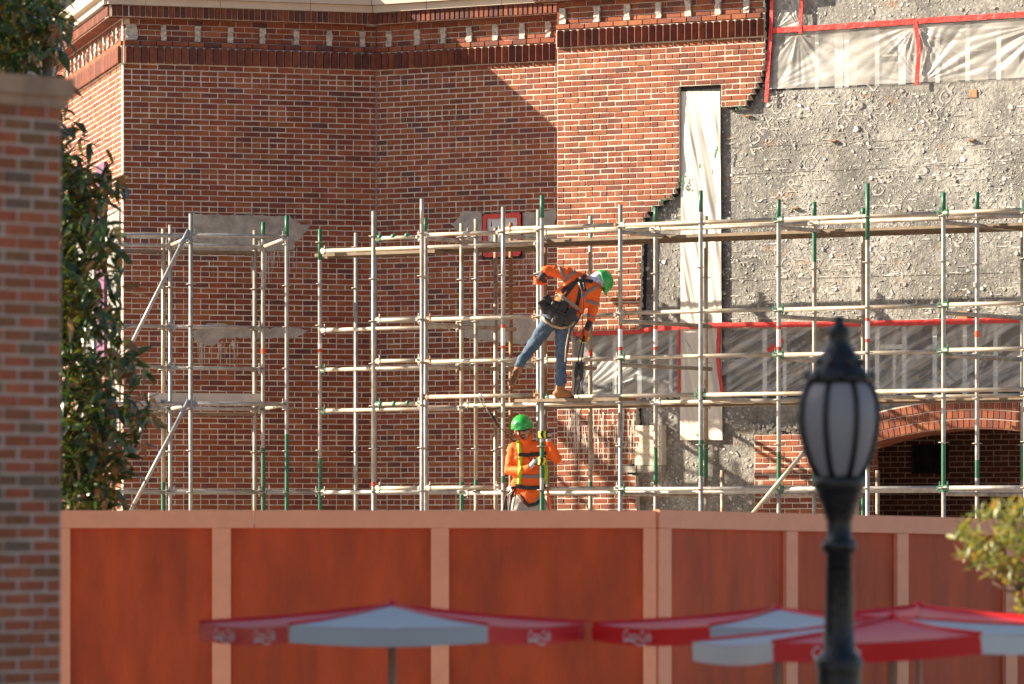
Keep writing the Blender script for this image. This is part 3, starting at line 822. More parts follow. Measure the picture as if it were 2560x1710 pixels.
def drips(P,n,x0,x1,ys,ymax,parent,wmin=.004,wmax=.012):
    g=G()
    for k in range(n):
        px=random.uniform(x0,x1); y0=random.uniform(*ys); y1=y0+random.random()**1.7*ymax
        p0=P.pt(px,y0,.0135); w_=random.uniform(wmin,wmax); u=P.u(px,.0135); z0=p0.z; z1=P.uz(px,y1,.0135)[1]
        m_=5; vs=[]
        for i in range(m_+1):
            t=i/m_; ww=w_*(1-.6*t)*random.uniform(.5,1.3); uu=u+random.uniform(-.002,.002)
            vs+=[P.P(uu-ww/2,z0+(z1-z0)*t,.0135+k*1e-6),P.P(uu+ww/2,z0+(z1-z0)*t,.0135+k*1e-6)]
        g.add(vs,[(2*i,2*i+2,2*i+3,2*i+1) for i in range(m_)])
    g.obj('mortar_drips','drip',parent,kind='stuff')
drips(PL,46,660,745,(615,640),90,W_LEFT)
drips(PL,34,482,600,(850,866),70,W_LEFT,.005,.02)
drips(PL,14,480,700,(628,660),60,W_LEFT,.003,.007)
drips(PR,120,1415,1585,(1000,1110),110,wr,.004,.022)
drips(PM,26,1000,1270,(260,330),26,wm,.003,.01)
drips(PM,40,1290,1390,(600,660),90,wm,.003,.007)

# purple flashing and pale stripped patch on the side wall
g=G(); a=PS.u(250); b=PS.u(270); PS.slab(g,a,b,PS.uz(258,930)[1],PS.uz(258,410)[1],.012,.05); g.obj('purple_flashing','purple',ws)
g=G(); PS.slab(g,-5,PS.u(247),3.3,PS.uz(240,520)[1],.012,.018); PS.slab(g,PS.u(272),-.25,3.9,PS.uz(290,520)[1],.012,.018); g.obj('stripped_patch','membrane',ws)

STUFF.obj('brickwork','brick',BLD,kind='stuff')

# far building at the top left
bb=thing('grey_building','plain grey building rising behind the brick corner at top left','building',(-14,120,0))
g=G(); g.box((-14,124,10),9,4,10); g.obj('wall','roof',bb)
g=G(); 
for k in range(14): g.box((-22+k*1.3,119.9,15),.02,.1,5)
g.obj('seam','roof',bb)
g=G(); g.box((-14,123.9,20.2),9.3,4.3,.2); g.obj('coping','stone_weathered',bb)

# building added out of frame at left, sized so its shade covers parasols and lamp
sb=thing('shade_building','unseen cream building added at left to shade the parasols and lamp','building',(-14,30,0))
g=G(); g.box((-14,35.75,3.8),5,3.75,3.8); g.obj('wall','stone',sb)
g=G(); g.box((-14,27,4.4),5.02,4.999,4.4); g.obj('wall','stone',sb)
g=G(); g.box((-14,35.9,7.68),5.15,3.7,.08); g.obj('coping','stone_weathered',sb)
g=G(); g.box((-14,27,8.88),5.15,5.15,.08); g.obj('coping','stone_weathered',sb)
for k in range(5):
    g=G(); g.box((-9.02,24+k*3,4.6),.06,.7,1.1); f_=g.obj('window','white',sb); g=G(); g.box((-8.97,24+k*3,4.6),.05,.6,1.0); g.obj('pane','dark',f_)

# ------------------------------------------------------------------ plastic sheets and tape
def sheet(name,label,P,quad,mats,off,fans,amp,nu=120,nz=50,seed=0,cat='plastic sheet',wave=0):
    """quad: px corners tl,tr,br,bl; folds radiate from the fan points"""
    t=thing(name,label,cat,P.pt(*quad[3],off))
    c=[P.uz(*q,off) for q in quad]; g=G(); vs=[]
    fz=[(P.uz(*f[:2],off),f[2],f[3]) for f in fans]
    for j in range(nz+1):
        v=j/nz
        for i in range(nu+1):
            a=i/nu
            u=(c[0][0]*(1-a)+c[1][0]*a)*(1-v)+(c[3][0]*(1-a)+c[2][0]*a)*v
            z=(c[0][1]*(1-a)+c[1][1]*a)*(1-v)+(c[3][1]*(1-a)+c[2][1]*a)*v
            d=noise.noise(Vector((u*2.2,z*2.2,seed)))*.5*amp
            for (fu,fzz),k,rad in fz:
                du=u-fu; dz=z-fzz; r=math.hypot(du,dz)+1e-4; th=math.atan2(dz,du)
                wgt=math.exp(-r/rad)*min(1,r*6)
                d+=amp*1.3*wgt*(abs(noise.noise(Vector((th*k,r*.6,seed+fu))))*2-.5)
            if wave: d+=wave*(noise.noise(Vector((u*9+z*1.6,z*.35,seed+4)))+.45*noise.noise(Vector((u*20+z*4.5,z*.8,seed+7))))
            e=min(1,8*min(a,1-a,v,1-v)) if amp else 1
            vs.append(P.P(u,z,off+d*e))
    fs=[(j*(nu+1)+i,(j+1)*(nu+1)+i,(j+1)*(nu+1)+i+1,j*(nu+1)+i+1) for j in range(nz) for i in range(nu)]
    g.add(vs,fs,smooth=True); o=g.obj('sheet',mats,t)
    return t
def tape(P,pts,wd,off,parent,m='tape_red'):
    g=G(); q=[]
    for (a,b),(c,d) in zip(pts[:-1],pts[1:]):
        n=max(2,int(math.hypot(c-a,d-b)/12))
        for k in range(n): q.append((a+(c-a)*k/n,b+(d-b)*k/n))
    q.append(pts[-1]); Q=[P.uz(a,b,off) for a,b in q]; vs=[]
    for i,(u,z) in enumerate(Q):
        a=Q[max(0,i-1)]; b=Q[min(len(Q)-1,i+1)]; dx,dz=b[0]-a[0],b[1]-a[1]; l=math.hypot(dx,dz); nx,nz=-dz/l,dx/l
        for s,o_ in ((-1,0),(-1,.006),(1,.006),(1,0)):
            h=wd/2*random.uniform(.86,1.12); vs.append(P.P(u+s*nx*h,z+s*nz*h,off+o_+random.uniform(0,.004)*(o_>0)))
    fs=[]
    for i in range(len(Q)-1):
        b=4*i
        for k in range(3): fs.append((b+k,b+k+1,b+4+k+1,b+4+k))
    g.add(vs,fs); return g.obj('tape_strip',m,parent)
OFS=.03
s1=sheet('plastic_sheet','clear plastic taped with red over the upper window band',PG,[(1932,84),(2640,41),(2640,190),(1922,223)],'plastic_dense',OFS,
  [(1995,80,5,.7),(1925,222,5,.35),(2290,60,6,.35),(2300,208,6,.6),(2620,60,6,.9)],.03,nu=240,nz=60,seed=1)
tape(PG,[(1930,77),(2100,66),(2290,53),(2450,43),(2600,33)],.062,OFS+.03,s1)
tape(PG,[(1931,-20),(1928,70),(1922,150),(1916,256)],.05,OFS+.034,s1)
tape(PG,[(2288,54),(2298,120),(2292,212)],.052,OFS+.04,s1)
tape(PG,[(2004,-10),(2001,84)],.045,OFS+.038,s1)
s2=sheet('plastic_sheet','small clear plastic square at the top between two red tapes',PG,[(1935,-30),(2003,-34),(2003,72),(1933,76)],'plastic_dense',OFS+.004,[(1936,74,5,.3),(2002,72,5,.3)],.03,nu=50,nz=50,seed=5)
s3=sheet('plastic_sheet','wrinkled clear plastic over the lower window band below a long red tape',PG,[(1434,828),(2640,801),(2640,965),(1434,995)],'plastic_thin',OFS,
  [(1697,822,6,1.1),(1440,990,7,1.1),(1800,985,6,.4),(1960,830,6,.4),(2020,830,6,.3),(2190,985,7,1.0),(2420,985,7,1.0)],.04,nu=340,nz=60,seed=2)
tape(PG,[(1432,834),(1500,832),(1600,828),(1640,823),(1700,817),(1800,813),(2100,810),(2300,806),(2600,799)],.062,OFS+.03,s3)
tape(PG,[(1697,818),(1697,880),(1698,985)],.03,OFS+.034,s3)
tape(PG,[(1798,815),(1795,890),(1800,940),(1806,984)],.05,OFS+.034,s3)
tape(PG,[(1920,878),(1938,866),(1958,848)],.06,OFS+.036,s3)
s4=sheet('white_sheet','long white membrane strip hanging over the narrow vertical slot',PG,[(1703,229),(1800,228),(1806,1100),(1700,1100)],'sheet_white',.055,[],.035,nu=40,nz=260,seed=9,cat='sheet',wave=.035)
g=G()
for (a,b) in ((1790,380),(1793,372),(1788,390),(1750,415)):
    u,z=PG.uz(a,b,.1); PG.slab(g,u-.012,u+.012,z-.03,z+.03,.098,.101)
for k in range(12):
    u,z=PG.uz(1703+random.uniform(0,12),455+random.uniform(-18,18),.1); PG.slab(g,u-.012,u+.012,z-.012,z+.012,.098,.101)
g.obj('spray_mark','green',s4)
# small window of the middle wall
s5=thing('plastic_sheet','small white plastic square framed in red tape on the shaded middle wall','plastic sheet',PM.pt(1207,640,.02))
g=G(); a,b=PM.u(1212,.03),PM.u(1298,.03); z0=PM.uz(1255,640,.03)[1]; z1=PM.uz(1255,538,.03)[1]
nn=16; vs=[PM.P(a+(b-a)*i/nn,z0+(z1-z0)*j/nn,.03+.012*noise.noise(Vector((i*.5,j*.5,2)))) for j in range(nn+1) for i in range(nn+1)]
g.add(vs,[(j*(nn+1)+i,j*(nn+1)+i+1,(j+1)*(nn+1)+i+1,(j+1)*(nn+1)+i) for j in range(nn) for i in range(nn)],smooth=True); g.obj('sheet','canopy_white',s5)
tape(PM,[(1210,542),(1300,537)],.06,.045,s5); tape(PM,[(1213,638),(1299,634)],.055,.045,s5)
tape(PM,[(1211,540),(1213,640)],.055,.047,s5); tape(PM,[(1298,536),(1298,636)],.055,.047,s5)
g=G(); PM.slab(g,PM.u(1205,.02),PM.u(1306,.02),PM.uz(1255,648,.02)[1],PM.uz(1255,532,.02)[1],.017,.024); g.obj('sealant_border','black_edge',s5)

# ------------------------------------------------------------------ scaffolds
RT=.0242
WB=3.0; WA=2.75; WM=1.99; WR=.8
ros=G(); ros.lathe((0,0,0),[(.024,-.004),(.058,-.004),(.060,0),(.058,.004),(.024,.004)],12); ROS=ros.mesh('rosette',['galv'])
def coupler_mesh(m):
    g=G(); g.box((.032,0,0),.022,.02,.034); g.box((.05,0,.045),.006,.006,.028); g.box((.05,0,-.04),.005,.005,.018); g.box((.062,0,0),.012,.027,.02)
    return g.mesh('coupler',[m])
COUP={m:coupler_mesh(m) for m in ('galv','green','tube_rust','blue')}
def standard(P,w_,px,ytop,parent,base='galv',bands_=(),y_bot=None,z0=0.0):
    """an upright: bands_ = (y0,y1,material) in photo pixels along the pole"""
    u,zt=P.uz(px,ytop,w_); f=lambda y:P.uz(px,y,w_)[1]
    cuts=sorted(set([z0,zt]+[c for b in bands_ for c in (max(z0,min(zt,f(b[0]))),max(z0,min(zt,f(b[1]))))]))
    mats=[base]+sorted(set(b[2] for b in bands_ if b[2]!=base)); g=G()
    for a,b in zip(cuts[:-1],cuts[1:]):
        if b-a<1e-5: continue
        m=base; mid=(a+b)/2
        for y0,y1,mm in bands_:
            if f(y1)<=mid<=f(y0): m=mm
        g.tube([P.P(u,a,w_),P.P(u,b,w_)],RT if m not in('sticker_white','sticker_red','tag_orange') else RT+.0012,12,mats.index(m),caps=(b==zt or a==z0))
    # spigot joint collar
    o=g.obj('standard',mats,parent)
    k0=.31; z=k0+(hash((px,))%100)/100*.0
    z=.33+.5*math.ceil((2.3-.33)/.5)
    while z<zt-.1:
        inst('rosette',ROS,o,P.P(u,z,w_),0); z+=.5
    return o
def ledger(P,w_,px0,px1,py,parent,m='tube_pale',name='ledger',coup=('galv','galv'),px_ref=None,dz=0,w1=None):
    u0=P.u(px0,w_); u1=P.u(px1,w_); ref=px_ref or (px0+px1)/2; z=P.uz(ref,py,w_)[1]+dz
    g=G(); a=P.P(u0,z,w_); b=P.P(u1,z,w1 if w1 is not None else w_)
    g.tube([a,b],RT,12); o=g.obj(name,m,parent)
    if coup and coup[0]: inst('coupler',COUP[coup[0]],o,a,P.a)
    if coup and coup[1]: inst('coupler',COUP[coup[1]],o,b,P.a+math.pi)
    return o
def tube2(a,b,parent,m,name='brace',r=RT):
    g=G(); g.tube([a,b],r,12); return g.obj(name,m,parent)
def planks(P,px0,px1,py,ws,parent,m='deck',thick=.036,wd=.225,dz=0,wref=None):
    for w_ in ws:
        z=P.uz((px0+px1)/2,py,wref or w_)[1]+dz
        u0=P.u(px0,w_); u1=P.u(px1,w_); g=G()
        P.slab(g,u0,u1,z-.008,z,w_-wd/2,w_+wd/2)
        P.slab(g,u0,u1,z-thick,z-.008,w_-wd/2,w_-wd/2+.02); P.slab(g,u0,u1,z-thick,z-.008,w_+wd/2-.02,w_+wd/2)
        for k in range(int((u1-u0)/.35)): P.slab(g,u0+.1+k*.35,u0+.13+k*.35,z-thick*.7,z-.008,w_-wd/2+.02,w_+wd/2-.02)
        g.obj('deck_plank',m,parent)
GR='green'
SR=thing('scaffold','long two-level tube scaffold with green-topped poles in front of the stripped wall','scaffold',PR.P(PR.u(1750),0,2))
ST=lambda y:((y,y+8,'sticker_red'),(y+8,y+52,'sticker_white'),(y+52,y+60,'sticker_red'))
# front posts with tall tops
for px,yt,b in ((1055,497,((560,700,'galv_old'),)),(1355,488,((488,545,GR),(1105,1195,GR),(1225,1330,GR))),(1752,476,((476,530,GR),(1100,1190,GR))),(2169,458,((458,600,GR),)+ST(795))):
    standard(PR,WB,px,yt,SR,bands_=b)
# front posts carrying the ledgers
for px,yt,b in ((934,528,((1205,1215,'sticker_red'),)),(1258,517,((1190,1208,GR),)+ST(812)),(1551,511,ST(815)),(1947,498,((498,545,GR),(1130,1220,GR))+ST(815)),(2359,481,((481,530,GR),(1110,1230,GR))),(1064,545,((545,580,GR),)),(1346,524,()),(2564,470,((470,520,GR),))):
    standard(PR,WA,px,yt,SR,bands_=b)
for px,yt,b in ((800,573,((573,650,GR),(858,872,'sticker_white'),(872,880,'sticker_red'),(1145,1340,GR))),(1154,558,((1205,1340,GR),)),(1190,548,((1200,1225,GR),)),(1639,519,((519,555,GR),(1120,1212,GR))+ST(815)),(2036,505,((505,541,GR),(580,655,GR),(1150,1215,GR))),(2443,480,((480,525,GR),(827,843,'tag_orange'),(1150,1195,GR)))):
    standard(PR,WM,px,yt,SR,'galv_old' if px in(1154,1190,2036) else 'galv',b)
for px,yt,b,m in ((890,582,(),'galv'),(1239,569,(),'galv_old'),(1277,557,(),'tube_rust'),(1363,600,((600,1000,'tube_rust'),),'galv_old'),(1476,540,((875,890,'sticker_red'),(1205,1222,GR)),'galv_old'),(1765,540,((1110,1195,GR),),'galv_old'),(2158,520,((520,541,GR),(1170,1300,GR)),'galv_old'),(2556,500,((1100,1200,GR),),'galv')):
    standard(PR,WR,px,yt,SR,m,b)
for px,yt in ((1806,1176),(2194,1176),(1368,1174)): standard(PR,1.4,px,yt,SR,'galv_old')
# top ledgers
ledger(PR,WA,940,1055,594,SR,coup=(GR,'galv'))
ledger(PR,WA,1060,1256,584,SR)
ledger(PR,WA,1266,1551,567,SR,coup=('tube_rust','tube_rust'))
ledger(PR,WA,1551,1947,556,SR,coup=('galv',GR)); ledger(PR,WA,1947,2359,541,SR,coup=(GR,GR)); ledger(PR,WA,2359,2570,528,SR,coup=(GR,GR))
ledger(PR,WM,803,1350,618,SR); 
for a,b,y in ((1160,1476,580),(1476,1765,567),(1765,2158,554),(2158,2580,537)): ledger(PR,WR,a,b,y,SR,m='tube_pale')
ledger(PR,WM,1640,2036,566,SR,m='galv_old'); ledger(PR,WM,2036,2580,548,SR,m='galv_old'); ledger(PR,WM,1355,1640,578,SR)
planks(PR,1270,2620,PR and 549,[1.03+.24*k for k in range(4)],SR,wref=WA,dz=-.075)
planks(PR,944,1330,586,[1.03+.24*k for k in range(4)],SR,wref=WA,dz=-.075)
planks(PR,800,1100,621,[1.55,1.78],SR,wref=WM,dz=-.03)
# transoms under the decks
for px in (1055,1258,1551,1947,2359):
    for py in (560,):
        u=PR.u(px,WA); z=PR.uz(px,565-(px-1551)*.031,WA)[1]-.07
        tube2(PR.P(u,z,WA),PR.P(u,z,WR),SR,'galv_old','transom')
# middle rails
ledger(PR,WA,1066,1345,795,SR,coup=('tube_rust','tube_rust')); ledger(PR,WA,1358,1551,789,SR)
ledger(PR,WA,1551,1947,778,SR,coup=('galv',GR)); ledger(PR,WA,1947,2359,769,SR,coup=(GR,GR)); ledger(PR,WA,2359,2600,759,SR,coup=(GR,None))
ledger(PR,WA,1066,1345,902,SR,coup=('tube_rust','tube_rust')); ledger(PR,WA,1358,1551,899,SR); ledger(PR,WA,1551,1947,890,SR,coup=(GR,GR)); ledger(PR,WA,1947,2359,883,SR,coup=(GR,GR)); ledger(PR,WA,2359,2600,873,SR,coup=(GR,None))
ledger(PR,WA,940,1055,799,SR,m='tube_pale'); ledger(PR,WA,940,1055,902,SR,m='tube_pale')
ledger(PR,WM,803,1150,821,SR,m='galv_old'); ledger(PR,WM,803,1150,921,SR,m='galv_old',coup=(GR,'galv')); 
# lower deck
ledger(PR,WB-.02,1060,1350,990,SR,m='tube_pale',coup=('tube_rust','tube_rust')); ledger(PR,WB-.02,1360,1752,990,SR,coup=(GR,GR)); ledger(PR,WB-.02,1752,2169,984,SR,coup=(GR,'galv')); ledger(PR,WB-.02,2169,2600,976,SR)
ledger(PR,WA,940,1055,1010,SR,coup=(GR,'galv')); ledger(PR,WM,803,1160,1024,SR,coup=(GR,'galv'))
ledger(PR,WM,1160,1640,1010,SR); ledger(PR,WM,1640,2036,1003,SR); ledger(PR,WM,2036,2600,992,SR)
ledger(PR,WR,1240,1765,1016,SR,m='galv_old'); ledger(PR,WR,1765,2600,1006,SR,m='galv_old')
planks(PR,1070,2620,981,[1.03+.24*k for k in range(4)],SR,wref=WB,dz=-.06); planks(PR,1300,1560,990,[3.06],SR,wref=WB,dz=-.03)
for px in (1352,1752,2169):
    u=PR.u(px,WB); z=PR.uz(px,990-(px-1352)*.018,WB)[1]-.06; tube2(PR.P(u,z,WB),PR.P(u,z,WR),SR,'galv_old','transom')
for px,py in ((1055,800),(1551,792),(1947,780),(2359,771),(1055,904),(1258,900),(1551,901),(1947,886),(2359,877),(1258,1222),(1551,1224),(1947,1224),(2359,1223)):
    u=PR.u(px,WA); z=PR.uz(px,py,WA)[1]-.05; tube2(PR.P(u,z,WA),PR.P(u,z,WR),SR,'galv_old','transom')
# bottom rails
ledger(PR,WA,940,1060,1220,SR); ledger(PR,WA,1066,1250,1219,SR); ledger(PR,WA,1270,1551,1222,SR); ledger(PR,WA,1551,1947,1222,SR,m='galv',coup=(GR,GR)); ledger(PR,WA,1947,2359,1221,SR,m='galv',coup=(GR,GR)); ledger(PR,WA,2359,2600,1219,SR,m='galv',coup=(GR,None))
ledger(PR,WM,803,1160,1230,SR,m='galv'); ledger(PR,WM,1160,2600,1229,SR,m='galv')
tube2(PR.pt(2012,1128,WA+.06),PR.pt(1868,1300,WA+.06),SR,'tube_pale')
# green clips on the short tubes
for px,py in ((950,593),(984,591),(1018,589),(952,1010),(986,1009),(1020,1008)):
    g=G(); p=PR.pt(px,py,WA); d=PR.U; g.tube([p-Vector((d.x,d.y,0))*.02,p+Vector((d.x,d.y,0))*.02],RT+.006,12); g.obj('clip','green',SR)

SL=thing('scaffold','small tube scaffold with diagonal braces standing against the shaded left wall','scaffold',PL.P(PL.u(580),0,1.5))
LF=1.95; LR=1.2; LT=.94
for px,yt,b,m in ((477,534,(),'galv'),(717,539,((539,592,GR),(1085,1340,GR)),'galv'),(236,520,(),'galv')): standard(PL,LF,px,yt,SL,m,b)
for px,yt,b,m in ((426,562,(),'galv'),(658,555,((555,598,GR),(872,884,'tag_orange'),(1120,1330,GR)),'galv'),(210,560,(),'galv')): standard(PL,LR,px,yt,SL,m,b)
for px,yt,b,m in ((408,572,((1205,1330,GR),),'tube_pale'),(637,576,(),'tube_pale')): standard(PL,LT,px,yt,SL,m,b)
ledger(PL,LF,236,477,588,SL,m='blue'if False else 'galv',coup=('galv','blue')); ledger(PL,LF,477,717,590,SL,m='galv')
ledger(PL,LR,210,426,612,SL,m='galv'); ledger(PL,LR,426,658,615,SL,m='galv')
ledger(PL,LR,210,426,815,SL,m='galv'); ledger(PL,LR,426,658,818,SL,m='galv')
ledger(PL,LR,210,426,917,SL,m='galv'); ledger(PL,LR,426,658,921,SL,m='galv')
ledger(PL,LF,236,477,1009,SL,m='galv',coup=('galv','blue')); ledger(PL,LF,477,717,1010,SL,m='galv',coup=('blue','galv'))
ledger(PL,LR,210,426,1020,SL,m='galv'); ledger(PL,LR,426,658,1022,SL,m='galv')
ledger(PL,LR,210,426,1229,SL,m='galv'); ledger(PL,LR,426,658,1229,SL,m='galv'); ledger(PL,LR,664,800,1230,SL,m='galv')
for a,b in (((477,592),(428,613)),((717,596),(660,617)),((477,1012),(428,1022)),((717,1012),(660,1022))):
    tube2(PL.pt(*a,LF),PL.pt(*b,LR),SL,'tube_pale','transom')
planks(PL,250,650,622,[.85],SL,wref=LR); planks(PL,250,650,1030,[.85],SL,wref=LR)
u0,z0=PL.uz(380,1004,LR-.1); g=G(); PL.slab(g,PL.u(372,1.1),PL.u(655,1.1),PL.uz(500,1006,1.1)[1],PL.uz(500,983,1.1)[1],1.08,1.11); g.obj('toe_board','toe',SL)
for a,b in (((467,584),(296,925)),((467,1010),(322,1285))):
    p,q=PL.pt(*a,LF+.06),PL.pt(*b,LF+.06); tube2(p,q,SL,'galv')
    d=(q-p).normalized(); tube2(p-d*.05,p+d*.2,SL,'blue','brace_head',RT+.003)

# ------------------------------------------------------------------ workers
def capsule(bm,p0,p1,r0,r1,fl=1.0,seg=14):
    """tapered capsule; fl flattens it along the viewing depth"""
    p0=Vector(p0);p1=Vector(p1);d=p1-p0;L=d.length
    if L<1e-5: d=Vector((0,0,1)); L=1e-5
    t=d.normalized(); a=t.cross(Vector((0,1,0)))
    if a.length<.1: a=t.cross(Vector((1,0,0)))
    a.normalize(); b=t.cross(a).normalized()
    rings=[]
    for k in range(1,5):
        th=math.pi/2*k/4; rings.append((p0-t*r0*math.cos(th),r0*math.sin(th)))
    for k in range(0,4):
        th=math.pi/2*k/4; rings.append((p1+t*r1*math.sin(th),r1*math.cos(th)))
    vr=[]
    for c,r in rings:
        row=[]
        for k in range(seg):
            th=2*math.pi*k/seg; o=(a*math.cos(th)+b*math.sin(th))*r; o.y*=fl; row.append(bm.verts.new(c+o))
        vr.append(row)
    s=bm.verts.new(p0-t*r0); e=bm.verts.new(p1+t*r1)
    for i in range(len(vr)-1):
        for k in range(seg): bm.faces.new((vr[i][k],vr[i][(k+1)%seg],vr[i+1][(k+1)%seg],vr[i+1][k]))
    for k in range(seg):
        bm.faces.new((s,vr[0][(k+1)%seg],vr[0][k])); bm.faces.new((e,vr[-1][k],vr[-1][(k+1)%seg]))
def seg_d(p,c):
    a,b,r0,r1=c[0],c[1],c[2],c[3]; d=b-a; L=d.length_squared
    t=0 if L<1e-9 else max(0,min(1,(p-a).dot(d)/L)); return (p-(a+d*t)).length-(r0+(r1-r0)*t)
def blob(name,caps,mats,parent,voxel=.014,smooth=4,origin=None,folds=0.):
    """one continuous skin over tapered capsules (p0,p1,r0,r1,material index,flatten)"""
    caps=[(Vector(c[0]),Vector(c[1]),c[2],c[3],c[4],c[5] if len(c)>5 else 1.0) for c in caps]
    bm=bmesh.new()
    for c in caps: capsule(bm,c[0],c[1],c[2],c[3],c[5])
    bmesh.ops.recalc_face_normals(bm,faces=bm.faces)
    me=bpy.data.meshes.new(name); bm.to_mesh(me); bm.free()
    o=bpy.data.objects.new(name,me); COL.objects.link(o)
    rm=o.modifiers.new('r','REMESH'); rm.mode='VOXEL'; rm.voxel_size=voxel
    sm=o.modifiers.new('s','SMOOTH'); sm.iterations=smooth; sm.factor=.5
    dg=bpy.context.evaluated_depsgraph_get(); dg.update()
    m2=bpy.data.meshes.new_from_object(o.evaluated_get(dg)); bpy.data.objects.remove(o); bpy.data.meshes.remove(me)
    if folds:
        nr=[v.normal.copy() for v in m2.vertices]
        for v,n_ in zip(m2.vertices,nr):
            c=v.co; d=noise.noise(Vector((c.x*7+c.z*5,c.y*6,c.z*17-c.x*8)))+.5*noise.noise(Vector((c.x*22,c.y*18,c.z*30)))
            v.co=c+n_*d*folds
    m2.name=name; m2.materials.clear()
    for m in mats: m2.materials.append(M[m])
    for p in m2.polygons:
        c=Vector(p.center); best=min(caps,key=lambda q:seg_d(c,q)); p.material_index=best[4]; p.use_smooth=True
    vs=[v.co.copy() for v in m2.vertices]; fs=[tuple(p.vertices) for p in m2.polygons]
    bvh=BVHTree.FromPolygons(vs,fs)
    org=Vector(origin) if origin is not None else sum(vs,Vector())/len(vs)
    for v in m2.vertices: v.co-=org
    o=bpy.data.objects.new(name,m2); COL.objects.link(o); o.location=org; put(o,parent)
    return o,bvh
CAM=Vector((0,0,ZC))
def cast(bvh,px,py,lift=.006,fall=70):
    d=at(px,py,1)-CAM; d.normalize(); h=bvh.ray_cast(CAM,d)
    return (h[0]-d*lift) if h[0] is not None else None
def drape(name,bvh,pts,wpx,m,parent,lift=.008,thick=.006):
    """a strap laid on the body along photo points"""
    q=[]
    for (a,b),(c,d) in zip(pts[:-1],pts[1:]):
        n=max(2,int(math.hypot(c-a,d-b)/2.5))
        for k in range(n): q.append((a+(c-a)*k/n,b+(d-b)*k/n))
    q.append(pts[-1]); rows=[]; last=None
    for i,(x,y) in enumerate(q):
        a=q[max(0,i-1)];b=q[min(len(q)-1,i+1)];dx,dy=b[0]-a[0],b[1]-a[1];l=math.hypot(dx,dy) or 1;nx,ny=-dy/l,dx/l
        row=[]
        for s in(-1,0,1):
            h=cast(bvh,x+s*nx*wpx/2,y+s*ny*wpx/2,lift)
            row.append(h)
        ok=[r for r in row if r is not None]
        if not ok: continue
        dep=min(r.y for r in ok)
        row=[r if r is not None else at(x+s*nx*wpx/2,y+s*ny*wpx/2,ok[0].y) for r,s in zip(row,(-1,0,1))]
        rows.append(row)
    if len(rows)<2: return
    g=G(); vs=[];fs=[]
    for r in rows:
        for p in r: vs.append(p)
        for p in r: vs.append(p+Vector((0,thick*2,0)))
    for i in range(len(rows)-1):
        a=6*i;b=a+6
        fs+=[(a,a+1,b+1,b),(a+1,a+2,b+2,b+1),(a,b,b+3,a+3),(a+2,a+5,b+5,b+2)]
    g.add(vs,fs,smooth=True); return g.obj(name,m,parent)
def helmet(c,up,fwd,r,parent):
    up=Vector(up).normalized(); fwd=(Vector(fwd)-up*Vector(fwd).dot(up)).normalized(); sd=up.cross(fwd)
    g=G(); n=24; rings=8; vs=[]
    for i in range(rings+1):
        th=math.pi/2*i/rings*.98+.02
        for k in range(n):
            a=2*math.pi*k/n; rr=math.sin(th)*r
            ridge=1+.03*(abs(math.sin(a))<.25)*(i<rings)
            vs.append(c+up*(math.cos(th)*r*1.02*ridge)+fwd*(math.cos(a)*rr*1.15)+sd*(math.sin(a)*rr))
    for k in range(n):      # rim
        a=2*math.pi*k/n; ext=1.05+.22*max(0,math.cos(a))**2
        vs.append(c-up*.018+fwd*(math.cos(a)*r*1.15*ext)+sd*(math.sin(a)*r*1.05))
    for k in range(n):
        a=2*math.pi*k/n; vs.append(c-up*.026+fwd*(math.cos(a)*r*1.08)+sd*(math.sin(a)*r*.95))
    fs=[(i*n+k,(i+1)*n+k,(i+1)*n+(k+1)%n,i*n+(k+1)%n) for i in range(rings+2) for k in range(n)]
    vs.append(c+up*r*1.02); fs+=[(len(vs)-1,k,(k+1)%n) for k in range(n)]
    g.add(vs,fs,smooth=True); o=g.obj('hard_hat','helmet',parent)
    for a in (-.5,.5):
        gg=G()
        for t in (.5,.62): gg.box(c+up*(r*math.cos(.8)*1.06)+fwd*(-r*.2)+sd*(a*1.5*r*math.sin(.8)),.02,.006,.004)
        gg.obj('vent','strap',o)
    return o

# ---- worker 1: bending over the upper deck
u1=PR.u(1400,WB+.22); Y1=PR.P(u1,0,WB+.22).y
A=lambda px,py,dy=0: at(px,py,Y1+dy)
p1=thing('person','person in orange shirt and blue jeans bending down on the upper deck one boot raised','person',A(1400,997))
caps=[
 (A(1376,797),A(1413,808,.02),.105,.105,1), (A(1384,780),A(1424,796,.02),.105,.10,1),
 (A(1398,778,.0),A(1424,742,.03),.118,.135,0,.85), (A(1424,742,.03),A(1446,708,.05),.14,.135,0,.85),
 (A(1420,692,.0),A(1482,722,.06),.078,.082,0), (A(1405,760),A(1440,776,.03),.095,.09,0),
 (A(1410,735),A(1455,752,.03),.1,.1,0), (A(1430,705,.02),A(1470,728,.05),.1,.1,0),
 (A(1418,683,-.02),A(1366,676,-.04),.075,.058,0), (A(1366,676,-.04),A(1350,694,-.03),.052,.038,2),
 (A(1488,722,.05),A(1484,764,.04),.078,.060,0), (A(1484,764,.04),A(1477,797,.02),.058,.05,0), (A(1477,797,.02),A(1466,825,.0),.042,.034,2),
 (A(1464,706,.06),A(1488,697,.09),.06,.056,3), (A(1494,696,.1),A(1504,700,.1),.088,.088,3),
 (A(1410,815,.01),A(1404,885,.0),.098,.072,1), (A(1404,885),A(1402,950,-.01),.068,.056,1), (A(1402,940),A(1402,958),.062,.064,1),
 (A(1372,808,.0),A(1333,862,.04),.098,.072,1), (A(1333,862,.04),A(1302,905,-.02),.068,.055,1), (A(1306,900,-.02),A(1299,911,-.02),.06,.062,1),
]
body1,bv1=blob('body',caps,['hivis','jeans','glove_dark','bandana'],p1,voxel=.011,folds=.013)
